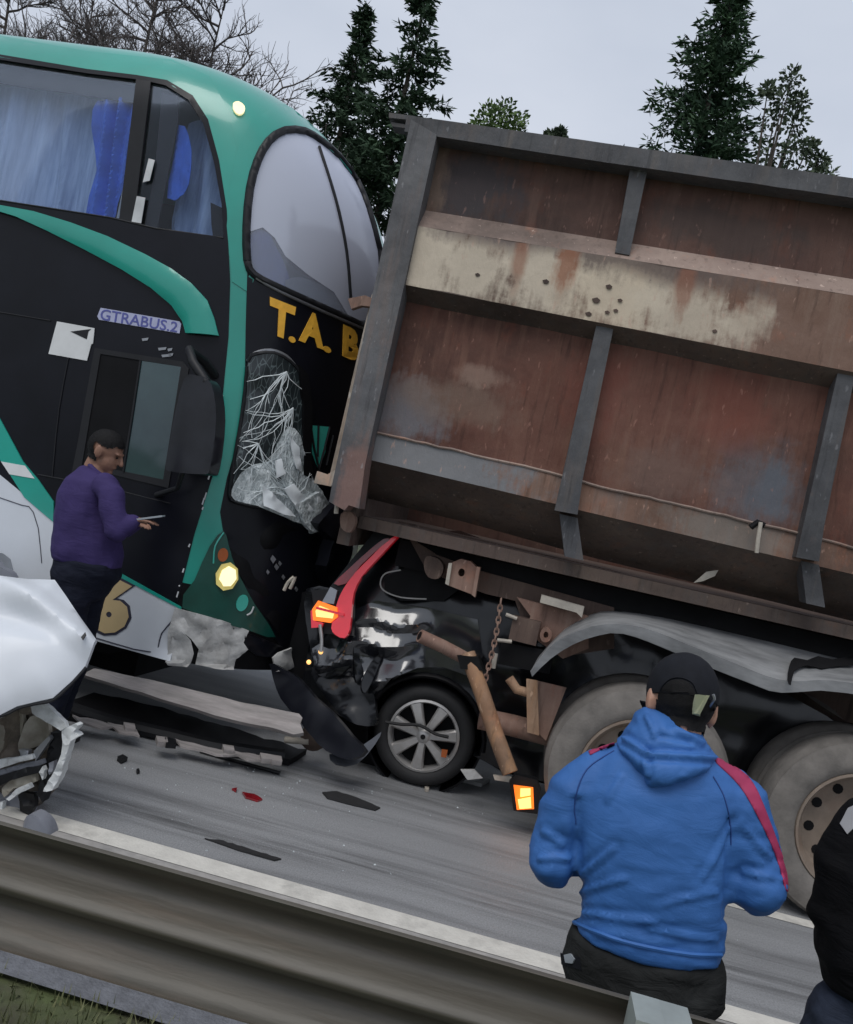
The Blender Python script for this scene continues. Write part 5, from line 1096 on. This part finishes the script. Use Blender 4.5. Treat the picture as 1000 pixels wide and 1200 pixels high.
# ------------------------------------------------------------------ people
M['skin'] = mat('skin', (.42, .235, .165), .5, var=.1, scale=14, spec=.4)
M['skin2'] = mat('skin_brown', (.27, .145, .10), .55, var=.12, scale=14, spec=.4)
M['hair'] = mat('black_hair', (.007, .0065, .007), .7, var=.3, scale=80, bump=.25, bscale=400, spec=.2)
M['blue'] = mat('blue_windbreaker', (.036, .125, .36), .6, var=.1, scale=5, c2=(.045, .15, .42), spec=.3, cloth=.16)
M['pink'] = mat('magenta_stripe', (.34, .025, .09), .7, var=.12, scale=8)
M['navyseam'] = mat('seam', (.012, .05, .2), .6, var=.1)
M['cap'] = mat('black_cap_cloth', (.010, .011, .015), .85, var=.2, scale=30, bump=.1, bscale=300, spec=.2)
M['trouser'] = mat('dark_grey_trousers', (.02, .021, .021), .85, var=.3, scale=8, spec=.15, cloth=.5)
M['buckle'] = mat('pale_buckle', (.62, .62, .4), .4, var=.1)
M['purple'] = mat('purple_shirt', (.042, .03, .108), .8, var=.14, scale=6, spec=.2, cloth=.25)
M['navy'] = mat('navy_trousers', (.010, .012, .022), .85, var=.25, scale=7, spec=.15, cloth=.4)
M['blackcoat'] = mat('black_coat', (.005, .005, .006), .85, var=.3, scale=10, spec=.12, cloth=.4)
M['jeans'] = mat('dark_jeans', (.03, .038, .06), .85, var=.3, scale=16, spec=.15, cloth=.3)
M['phone'] = mat('phone_shell', (.3, .33, .36), .3, var=.1)
M['shoe'] = mat('black_shoe', (.012, .012, .013), .5)
M['greycloth'] = mat('grey_cloth', (.28, .28, .29), .8, var=.1)
def ringpx(a, b, Y, dep, n=20, sq=2.3):
    PA, PB = onY(a[0], a[1], Y), onY(b[0], b[1], Y); c = (PA+PB)/2; h = (PB-PA)/2; o = []
    for k in range(n):
        t = 2*math.pi*k/n; ct, st = math.cos(t), math.sin(t)
        o.append(c+h*math.copysign(abs(ct)**(2/sq), ct)+Vector((0, 1, 0))*dep*math.copysign(abs(st)**(2/sq), st))
    return o
def ringc(c, hx, hy, n=20, ax=Vector((1, 0, 0)), ay=Vector((0, 1, 0))):
    return [Vector(c)+ax*hx*math.cos(2*math.pi*k/n)+ay*hy*math.sin(2*math.pi*k/n) for k in range(n)]
def hand(mb, wrist, d, up, side, s=1., curl=.5, thumb=1):
    # wrist point, finger direction, palm normal, sideways axis; five separate bent fingers
    d = d.normalized(); up = up.normalized(); side = side.normalized()
    Mx = Matrix((side, d, up)).transposed()
    mb.ball(wrist+d*.045*s, (.042*s, .052*s, .016*s), 12, 8, Mx)
    mb.limb([wrist-d*.03*s, wrist+d*.02*s], [.026*s, .027*s], 10)
    for i, (off, L) in enumerate(((-.03, .068), (-.01, .08), (.01, .075), (.029, .058))):
        p = wrist+d*.085*s+side*off*s; P = [p-d*.02*s, p]; dd = d.copy()
        for q, f in enumerate((.45, .32, .25)):
            dd = (dd-up*curl*(.35+.25*q)).normalized(); P.append(P[-1]+dd*L*f*s)
        mb.limb(P, [.0095*s, .0095*s, .009*s, .0085*s, .0075*s], 8)
    p = wrist+d*.02*s-side*.032*s*thumb; t = (d*.6-side*.75*thumb-up*.3).normalized()
    mb.limb([p, p+t*.035*s, p+(t*.5+d*.6).normalized()*.065*s-up*.01*s], [.0125*s, .0105*s, .009*s], 8)
def head(mb, c, up, fwd, h=.235):
    # skull, jaw, nose, lips, brow and ears, all meant to be fused with the neck
    up = up.normalized(); right = fwd.cross(up).normalized(); fwd = up.cross(right).normalized(); Mx = Matrix((right, fwd, up)).transposed(); s = h/.235
    P = lambda x, y, z: c+(right*x+fwd*y+up*z)*s
    mb.ball(P(0, -.012, .03), (.076*s, .094*s, .088*s), 18, 12, Mx); mb.ball(P(0, .028, -.035), (.06*s, .062*s, .078*s), 16, 10, Mx)
    mb.ball(P(0, .066, -.088), (.026*s, .022*s, .02*s), 10, 8, Mx)
    mb.limb([P(0, .092, .012), P(0, .108, -.02)], [.009*s, .014*s], 8); mb.ball(P(0, .083, -.052), (.024*s, .012*s, .010*s), 10, 6, Mx)
    mb.ball(P(0, .076, .026), (.052*s, .018*s, .011*s), 10, 6, Mx)
    for sx in (-1, 1):
        mb.ball(P(.076*sx, -.008, -.006), (.011*s, .02*s, .034*s), 8, 8, Mx); mb.ball(P(.083*sx, -.016, .0), (.006*s, .02*s, .032*s), 8, 8, Mx)
    mb.limb([P(0, -.02, -.02), P(0, -.02, -.11)], [.054*s, .052*s], 12)
    return P, right, fwd, up
def wr(V, Nn, a, f=8., seed=0., st=(1, 1, 2.4)):
    return [v+n*(a*noise.noise(Vector((v.x*f*st[0]+seed, v.y*f*st[1], v.z*f*st[2])))+a*.5*noise.noise(Vector((v.x*f*2.3, v.y*f*2.3+seed, v.z*f*st[2]*2.)))) for v, n in zip(V, Nn)]
def hair_shell(V, F, Nn, Pc, ax, sc_, root, test, lift=.007):
    r_, f_, u_ = ax; keep = []
    for q in F:
        c = sum((V[i] for i in q), Vector())/len(q)-Pc
        x, y, z = c.dot(r_)/sc_, c.dot(f_)/sc_, c.dot(u_)/sc_
        if abs(x) < .14 and abs(y) < .16 and -.16 < z < .16 and test(x, y, z+.012*noise.noise(Vector((x*60, y*60, z*30)))): keep.append(q)
    used = sorted({i for q in keep for i in q}); ix = {i: k for k, i in enumerate(used)}
    P = [V[i]+Nn[i]*(lift+.003*noise.noise(V[i]*140)) for i in used]
    return mk('hair', P, [tuple(ix[i] for i in q) for q in keep], M['hair'], root, 180)
def hairline(x, y, z):
    ear = abs(x) > .066 and -.05 < y < .03 and z < .036
    if ear: return False
    if y > .055: return z > .062
    if y > -.01: return z > .014+(y+.01)*.7
    return z > -.062
def shoes(root, ank, fwd):
    for a in ank:
        MB().loft([[Vector((a.x, a.y, 0))+fwd*t+Vector((0, 0, z))+fwd.cross(Vector((0, 0, 1)))*w_ for (w_, z) in ((-wd, .0), (wd, .0), (wd, hh*.6), (wd*.5, hh), (-wd*.5, hh), (-wd, hh*.6))] for t, wd, hh in ((-.09, .03, .07), (-.05, .04, .1), (.03, .042, .1), (.1, .046, .065), (.17, .035, .045))]).build('shoe', M['shoe'], root, 50)
DN = Vector((0, 0, -1)); UPZ = Vector((0, 0, 1))
# ---- man in the blue jacket, seen from behind
BYY = 2.53
def bp(x, y, Y=BYY): return onY(600+x/2.5, 750+y/2.5, Y)       # coordinates read from an enlarged view
def br_(a, b, dep, Y=BYY): return ringpx((600+a[0]/2.5, 750+a[1]/2.5), (600+b[0]/2.5, 750+b[1]/2.5), Y, dep)
hipc = bp(395, 900); foot0 = Vector((hipc.x-.02, BYY+.02, 0))
BM = thing('person', 'man in blue hooded jacket with magenta sleeve stripe and black cap, back to the camera', 'person', tuple(foot0))
kneeL, kneeR = Vector((hipc.x-.11, BYY+.02, .48)), Vector((hipc.x+.11, BYY+.0, .48)); ankL, ankR = Vector((hipc.x-.13, BYY+.02, .07)), Vector((hipc.x+.13, BYY, .07))
shL, shR = bp(215, 440), bp(640, 480); elL, elR = bp(128, 636, BYY-.0), bp(716, 712, BYY-.0); wrL, wrR = bp(270, 600, BYY+.24), bp(540, 640, BYY+.24)
b = MB(); hc_ = bp(492, 196, BYY+.02); fw = Vector((-.12, .92, -.38)).normalized(); hup = Vector((-.04, .34, .94)).normalized()
Ph, hr, hf, hu = head(b, hc_, hup, fw, .262)
b.limb([hc_+Vector((0, -.02, -.1)), bp(450, 400, BYY+.03)], [.055, .055]); b.loft([ringc(bp(440, 400), .13, .05), ringc(bp(425, 520), .17, .09), ringc(bp(410, 720), .15, .09), ringc(hipc, .16, .1), ringc(hipc+DN*.12, .14, .09)])
for s_, e_, w_, k_, a_, sg in ((shL, elL, wrL, kneeL, ankL, -1), (shR, elR, wrR, kneeR, ankR, 1)):
    b.limb([bp(430, 430), s_, s_.lerp(e_, .5), e_], [.05, .045, .04, .034]); b.limb([e_, e_.lerp(w_, .5), w_], [.034, .032, .026]); d_ = (w_-e_).normalized()
    hand(b, w_+d_*.02, d_, UPZ*.6-Vector((0, 1, 0))*.4, d_.cross(UPZ), 1., .6, -sg)
    b.limb([hipc+Vector((sg*.08, 0, -.06)), k_, a_], [.085, .058, .04])
V, F, Nn = fuse(b, .008, 3, .4); mk('body', V, F, M['skin'], BM, 180); BV_, BF_, BN_ = V, F, Nn
j = MB()
j.loft([br_((400, 235), (560, 285), .075, BYY), br_((345, 285), (598, 335), .095, BYY), br_((262, 330), (650, 385), .115), br_((205, 400), (682, 450), .14), br_((180, 490), (672, 535), .155), br_((180, 580), (655, 620), .16), br_((190, 680), (645, 710), .16), br_((193, 770), (632, 805), .155), br_((184, 815), (620, 890), .155), br_((180, 838), (612, 930), .15)])
j.limb([bp(250, 400), bp(190, 455), bp(150, 545), bp(122, 628), bp(126, 652)], [.075, .086, .078, .071, .068], 16)
j.limb([bp(122, 640, BYY-.02), bp(190, 630, BYY+.09), bp(262, 602, BYY+.21)], [.07, .062, .05], 16)
j.limb([bp(600, 430), bp(655, 480), bp(692, 590), bp(722, 700), bp(722, 728)], [.075, .09, .082, .075, .072], 16)
j.limb([bp(722, 718, BYY-.02), bp(650, 690, BYY+.09), bp(548, 645, BYY+.21)], [.074, .064, .05], 16)
V, F, Nn = fuse(j, .011, 5, .5)
def fold_b(V, Nn):
    o = []
    for v, n in zip(V, Nn):
        p = proj(v); x, y = (p[0]-600)*2.5, (p[1]-750)*2.5; d = 0
        d += .003*noise.noise(Vector((x*.012, y*.02, v.y*4)))
        low = max(0, min(1, (y-560)/250)); d += .006*low*noise.noise(Vector((x*.009, y*.045-x*.006, 3.)))
        arm = 1 if (x < 200 or x > 640) else .25
        d += .006*arm*noise.noise(Vector((x*.02+y*.01, y*.03, 7.)))
        d -= .014*math.exp(-((x-190-(y-560)*-.02)/14)**2)*(1 if 460 < y < 820 else 0); d -= .014*math.exp(-((x-645-(y-560)*-.05)/14)**2)*(1 if 520 < y < 830 else 0)
        for (x0, y0, x1_, y1_, a_) in ((200, 690, 300, 610, .008), (195, 740, 330, 700, .006), (640, 560, 560, 700, .005), (210, 800, 420, 830, .007), (400, 850, 600, 880, .008), (250, 860, 480, 890, .006), (90, 560, 150, 600, .008), (80, 640, 170, 640, .009), (690, 560, 760, 640, .008), (680, 680, 790, 700, .009), (280, 470, 320, 400, .005), (450, 770, 600, 740, .006)):
            L2 = (x1_-x0)**2+(y1_-y0)**2; t = max(0, min(1, ((x-x0)*(x1_-x0)+(y-y0)*(y1_-y0))/L2)); dd = math.hypot(x-x0-(x1_-x0)*t, y-y0-(y1_-y0)*t); d += a_*(math.exp(-(dd/9)**2)-.7*math.exp(-((dd-16)/9)**2))
        o.append(v+n*d)
    return o
V = fold_b(V, Nn); mk('jacket', V, F, M['blue'], BM, 180); jb = bvh_of(V, F); HJ = HB(jb, HY(BYY))
q = lambda L: [(600+x/2.5, 750+y/2.5) for x, y in L]
panel('sleeve_stripe', q(smooth_poly([(596, 345), (640, 365), (690, 400), (722, 450), (750, 520), (780, 600), (806, 680), (810, 735), (800, 728), (786, 672), (758, 596), (726, 530), (700, 480), (668, 430), (630, 390), (600, 362)], 2)), HJ, M['pink'], BM, off=.003, thick=.004, step=3, smooth=180)
panel('sleeve_stripe', q([(225, 328), (262, 312), (300, 300), (302, 308), (262, 322), (230, 338)]), HJ, M['pink'], BM, off=.003, thick=.004, step=3, smooth=180)
for P in ([(300, 325), (220, 380), (185, 470), (188, 540)], [(590, 400), (622, 460), (640, 540), (642, 600)]): tube_px('seam', q(P), HJ, .0022, M['navyseam'], BM, off=.0005, k=5, n=5)
tube_px('hem_band', q([(182, 826), (260, 860), (400, 900), (520, 920), (612, 922)]), HJ, .006, M['blue'], BM, off=.002, k=4, n=6)
# hood lying on the back
hd = MB()
hd.loft([br_((388, 196), (490, 225), .03, BYY-.03), br_((364, 216), (556, 266), .10, BYY-.01), br_((335, 262), (584, 312), .12, BYY-.01), br_((302, 300), (597, 348), .145, BYY-.012), br_((318, 325), (560, 372), .155, BYY-.015), br_((352, 365), (480, 392), .15, BYY-.015), br_((378, 398), (408, 402), .12, BYY-.02)])
V, F, Nn = fuse(hd, .008, 4, .5)
def fold_h(V, Nn):
    o = []
    for v, n in zip(V, Nn):
        p = proj(v); x, y = (p[0]-600)*2.5, (p[1]-750)*2.5; d = .004*noise.noise(Vector((x*.03, y*.03, 2.)))
        for (x0, y0, x1_, y1_, a_) in ((330, 290, 400, 335, .012), (400, 335, 590, 345, .012), (385, 330, 395, 395, .008), (395, 225, 420, 280, .007), (480, 260, 560, 300, .008), (430, 280, 520, 300, -.006)):
            L2 = (x1_-x0)**2+(y1_-y0)**2; t = max(0, min(1, ((x-x0)*(x1_-x0)+(y-y0)*(y1_-y0))/L2)); dd = math.hypot(x-x0-(x1_-x0)*t, y-y0-(y1_-y0)*t); d += a_*(math.exp(-(dd/8)**2)-.6*math.exp(-((dd-15)/8)**2))
        o.append(v+n*d)
    return o
V = fold_h(V, Nn); mk('hood', V, F, M['blue'], BM, 180)
# trousers
t_ = MB(); t_.loft([br_((176, 836), (614, 928), .14), br_((158, 890), (622, 985), .15), br_((150, 950), (625, 1060), .155), ringc(hipc+DN*.16, .19, .15)])
for k_, a_, sg in ((kneeL, ankL, -1), (kneeR, ankR, 1)): t_.limb([hipc+Vector((sg*.09, 0, -.1)), hipc+Vector((sg*.1, 0, -.22)), k_, a_+UPZ*.02], [.11, .105, .08, .065], 16)
V, F, Nn = fuse(t_, .012, 4, .5); V = wr(V, Nn, .012, 6., 2.); mk('trousers', V, F, M['trouser'], BM, 180); tb = bvh_of(V, F); HT = HB(tb, HY(BYY))
panel('pocket_item', q([(158, 925), (176, 920), (188, 935), (182, 948), (162, 945)]), HT, M['phone'], BM, off=.006, thick=.01, step=4)
panel('pocket_flap', q([(142, 918), (200, 930), (205, 968), (145, 950)]), HT, M['cap'], BM, off=.002, thick=.006, step=4)
tube_px('belt_loop', q([(318, 905), (330, 925), (345, 905)]), HT, .004, M['cap'], BM, off=.006, n=5)
shoes(BM, (ankL, ankR), Vector((0, 1, 0)))
# cap and hair
cp = MB(); Mx = Matrix((hr, hf, hu)).transposed()
rows_ = []
for i in range(9):
    a = R(-14+104*i/8); rows_.append([Ph(0, -.008, .036)+(hr*.086*math.cos(t)*math.cos(a)+hf*.106*math.sin(t)*math.cos(a)+hu*(.098*math.sin(a)))*1.115 for t in [2*math.pi*k/28 for k in range(28)]])
cp.loft(rows_); cpo = cp.build('cap', M['cap'], BM, 60); cb_ = bvh_of(cp.v, cp.f); HC = HB(cb_, HY(BYY-.08))
pk = MB(); pk.loft([[Ph(x*.075*w_, .09+.075*(1-abs(x)**2)*t0, .012-.03*t0*(1-x*x)+dz) for x, dz in [(-1+2*k/10, 0) for k in range(11)]+[(1-2*k/10, -.004) for k in range(11)]] for t0, w_ in ((0, 1), (.5, 1.), (1., .95))]).build('peak', M['cap'], cpo, 40)
panel('cap_opening', q(smooth_poly([(436, 168), (444, 140), (468, 120), (500, 117), (526, 132), (538, 160), (536, 176), (440, 178)], 2)), HC, M['hair'], cpo, off=.003, thick=.004, step=3)
tube_px('cap_seam', q([(432, 172), (440, 138), (466, 114), (500, 111), (532, 128), (545, 160)]), HC, .003, M['cap'], cpo, off=.002, k=4, n=5)
panel('cap_strap', q([(432, 170), (540, 172), (596, 190), (594, 204), (538, 190), (432, 186)]), HC, M['cap'], cpo, off=.012, thick=.006, step=4)
panel('buckle', q([(529, 161), (556, 161), (558, 186), (532, 190)]), HC, M['buckle'], cpo, off=.045, thick=.012, step=4)
tube_px('strap_end', q([(576, 158), (580, 172), (574, 190)]), HC, .004, M['chrome'], cpo, off=.018, k=2, n=5)
hair_shell(BV_, BF_, BN_, hc_, (hr, hf, hu), .262/.235, BM, hairline)

# ---- man in the purple shirt looking at his phone
PY = 5.0
def pp_(x, y, Y=PY): return onY(40+x/4, 480+y/4, Y)
def pr_(a, b, dep, Y=PY): return ringpx((40+a[0]/4, 480+a[1]/4), (40+b[0]/4, 480+b[1]/4), Y, dep)
hipc = pp_(235, 720); PM = thing('person', 'man in purple shirt and navy trousers standing by the bus looking at a phone', 'person', (hipc.x, PY, 0))
hc_ = pp_(336, 200); fw = Vector((.93, .15, -.34)).normalized(); hup = Vector((.3, 0, .95)).normalized(); b = MB(); Ph, hr, hf, hu = head(b, hc_, hup, fw, .25)
kn = [Vector((hipc.x+.06, PY-.08, .52)), Vector((hipc.x+.02, PY+.12, .52))]; an = [Vector((hipc.x+.02, PY-.09, .08)), Vector((hipc.x-.04, PY+.13, .08))]
sh1, el1, wr1 = pp_(345, 385, PY-.16), pp_(385, 575, PY-.2), pp_(455, 515, PY-.14); sh2, el2, wr2 = pp_(300, 380, PY+.18), pp_(360, 570, PY+.2), pp_(470, 535, PY+.06)
b.limb([hc_+Vector((-.03, 0, -.1)), pp_(285, 330)], [.06, .075]); b.loft([ringc(pp_(270, 345), .08, .15), ringc(pp_(250, 480), .1, .16), ringc(hipc, .1, .15), ringc(hipc+DN*.14, .09, .13)])
for s_, e_, w_ in ((sh1, el1, wr1), (sh2, el2, wr2)): b.limb([pp_(280, 370), s_, e_], [.05, .05, .042]); b.limb([e_, e_.lerp(w_, .6), w_], [.042, .036, .027])
hdv = (pp_(545, 522, PY-.12)-wr1).normalized(); hand(b, wr1, hdv, UPZ, hdv.cross(UPZ), .95, .35, 1); hd2 = (pp_(535, 535, PY-.03)-wr2).normalized(); hand(b, wr2, hd2, UPZ, hd2.cross(UPZ), .95, .5, -1)
for i in (0, 1): b.limb([hipc+Vector((0, (-.08, .08)[i], -.06)), kn[i], an[i]], [.09, .06, .042])
V, F, Nn = fuse(b, .0065, 2, .4); mk('body', V, F, M['skin2'], PM, 180); PV_, PF_, PN_ = V, F, Nn
j = MB(); j.loft([pr_((262, 262), (368, 318), .062), pr_((224, 268), (384, 326), .11), pr_((170, 316), (396, 368), .17), pr_((132, 385), (396, 428), .19), pr_((110, 490), (388, 510), .185), pr_((100, 590), (385, 610), .18), pr_((96, 650), (396, 690), .18), pr_((104, 688), (396, 750), .165)])
j.limb([pp_(330, 360, PY-.13), pp_(362, 400, PY-.16), pp_(375, 500, PY-.19), pp_(388, 572, PY-.2)], [.075, .076, .068, .062], 14); j.limb([pp_(382, 568, PY-.2), pp_(425, 545, PY-.18), pp_(466, 522, PY-.14)], [.062, .054, .042], 14)
j.limb([sh2, el2], [.085, .07], 12); j.limb([el2, wr2], [.068, .046], 12)
V, F, Nn = fuse(j, .011, 4, .5); V = wr(V, Nn, .016, 5., 9., (1.2, 1.2, 1.)); mk('shirt', V, F, M['purple'], PM, 180)
t_ = MB(); t_.loft([pr_((110, 670), (398, 735), .17), pr_((102, 745), (388, 790), .18), ringc(hipc+DN*.2, .15, .17)])
for i in (0, 1): t_.limb([hipc+Vector((0, (-.085, .085)[i], -.08)), hipc+Vector((.02, (-.085, .085)[i], -.25)), kn[i], an[i]], [.12, .105, .085, .07], 14)
V, F, Nn = fuse(t_, .013, 4, .5); V = wr(V, Nn, .014, 5., 4.); mk('trousers', V, F, M['navy'], PM, 180); shoes(PM, an, Vector((1, 0, 0)))
hair_shell(PV_, PF_, PN_, hc_, (hr, hf, hu), .25/.235, PM, hairline, .009)
for sx in (-1, 1): MB().ball(Ph(.03*sx, .079, .008), (.011, .006, .006), 8, 6, Matrix((hr, hf, hu)).transposed()).build('eye', M['hair'], PM, 60)
cc_ = pp_(312, 292); ca_ = Vector((.45, 0, .9)).normalized(); cx_ = ca_.cross(Vector((0, 1, 0))).normalized(); MB().tube([cc_+cx_*.073*math.cos(t)+Vector((0, 1, 0))*.068*math.sin(t) for t in [2*math.pi*k/20 for k in range(21)]], .017, 8, False).build('collar', M['purple'], PM, 60)
ph = wr1+hdv*.1+UPZ*.018; sd_ = hdv.cross(UPZ).normalized(); nn_ = (UPZ*.9-hdv*.3).normalized(); hd_ = (hdv+UPZ*.22).normalized()
pb = MB(); pb.add([ph+hd_*a*.08+sd_*c_*.036+nn_*e*.005 for e in (-1, 1) for a, c_ in ((-1, -1), (1, -1), (1, 1), (-1, 1))], [(0, 3, 2, 1), (4, 5, 6, 7), (0, 1, 5, 4), (1, 2, 6, 5), (2, 3, 7, 6), (3, 0, 4, 7)])
single(pb.build('phone', M['phone'], None, None), "grey phone held in the purple-shirted man's hand", 'phone')

# ---- person in black at the right edge
KY = 2.62
KM = thing('person', 'person in black coat and dark jeans cut off by the right edge', 'person', (onY(1045, 1100, KY).x, KY, 0))
kr = lambda a, b, dep: ringpx(a, b, KY, dep)
hipc = onY(1040, 1165, KY); hc_ = onY(1085, 850, KY); b = MB(); Ph, hr, hf, hu = head(b, hc_, UPZ, Vector((-.3, .95, -.1)), .235)
kn = [Vector((hipc.x-.1, KY, .47)), Vector((hipc.x+.1, KY, .47))]; an = [Vector((hipc.x-.11, KY, .08)), Vector((hipc.x+.11, KY, .08))]
sh1, el1, wr1 = onY(1002, 985, KY), onY(982, 1080, KY), onY(1010, 1110, KY+.22); sh2, el2, wr2 = onY(1140, 1010, KY), onY(1150, 1110, KY), onY(1100, 1120, KY+.2)
b.limb([hc_+Vector((0, -.02, -.1)), onY(1070, 945, KY)], [.058, .07]); b.loft([ringc(onY(1068, 960, KY), .15, .08), ringc(onY(1055, 1050, KY), .16, .1), ringc(hipc, .15, .1), ringc(hipc+DN*.12, .13, .09)])
for s_, e_, w_, sg in ((sh1, el1, wr1, -1), (sh2, el2, wr2, 1)):
    b.limb([onY(1068, 970, KY), s_, e_], [.05, .05, .04]); b.limb([e_, w_], [.04, .027]); d_ = (w_-e_).normalized(); hand(b, w_, d_, UPZ, d_.cross(UPZ), 1, .5, -sg)
for i in (0, 1): b.limb([hipc+Vector(((-.08, .08)[i], 0, -.06)), kn[i], an[i]], [.085, .058, .04])
V, F, Nn = fuse(b, .009, 3, .4); mk('body', V, F, M['skin2'], KM, 180); KV_, KF_, KN_ = V, F, Nn
j = MB(); j.loft([kr((1030, 925), (1110, 940), .08), kr((998, 950), (1150, 975), .13), kr((974, 1000), (1150, 1020), .155), kr((958, 1060), (1140, 1080), .16), kr((956, 1110), (1125, 1130), .16), kr((966, 1150), (1115, 1170), .15)])
j.limb([onY(1015, 965, KY), onY(992, 1005, KY), onY(976, 1075, KY), onY(984, 1100, KY)], [.07, .075, .065, .06], 14); j.limb([onY(984, 1092, KY), wr1], [.06, .045], 12); j.limb([sh2, el2], [.075, .062], 12); j.limb([el2, wr2], [.06, .045], 12)
V, F, Nn = fuse(j, .012, 4, .5); V = wr(V, Nn, .014, 5., 6.); mk('coat', V, F, M['blackcoat'], KM, 180); HK = HB(bvh_of(V, F), HY(KY-.1))
panel('collar', [(986, 966), (996, 948), (1012, 940), (1010, 962), (994, 978)], HK, M['greycloth'], KM, off=.006, thick=.012, step=5)
t_ = MB(); t_.loft([kr((970, 1140), (1112, 1165), .14), kr((974, 1180), (1112, 1200), .145), ringc(hipc+DN*.14, .17, .14)])
for i in (0, 1): t_.limb([hipc+Vector(((-.09, .09)[i], 0, -.1)), hipc+Vector(((-.1, .1)[i], 0, -.22)), kn[i], an[i]], [.105, .1, .075, .06], 14)
V, F, Nn = fuse(t_, .013, 4, .5); V = wr(V, Nn, .01, 6., 8.); mk('jeans', V, F, M['jeans'], KM, 180); shoes(KM, an, Vector((0, 1, 0)))
hair_shell(KV_, KF_, KN_, hc_, (hr, hf, hu), 1., KM, hairline)
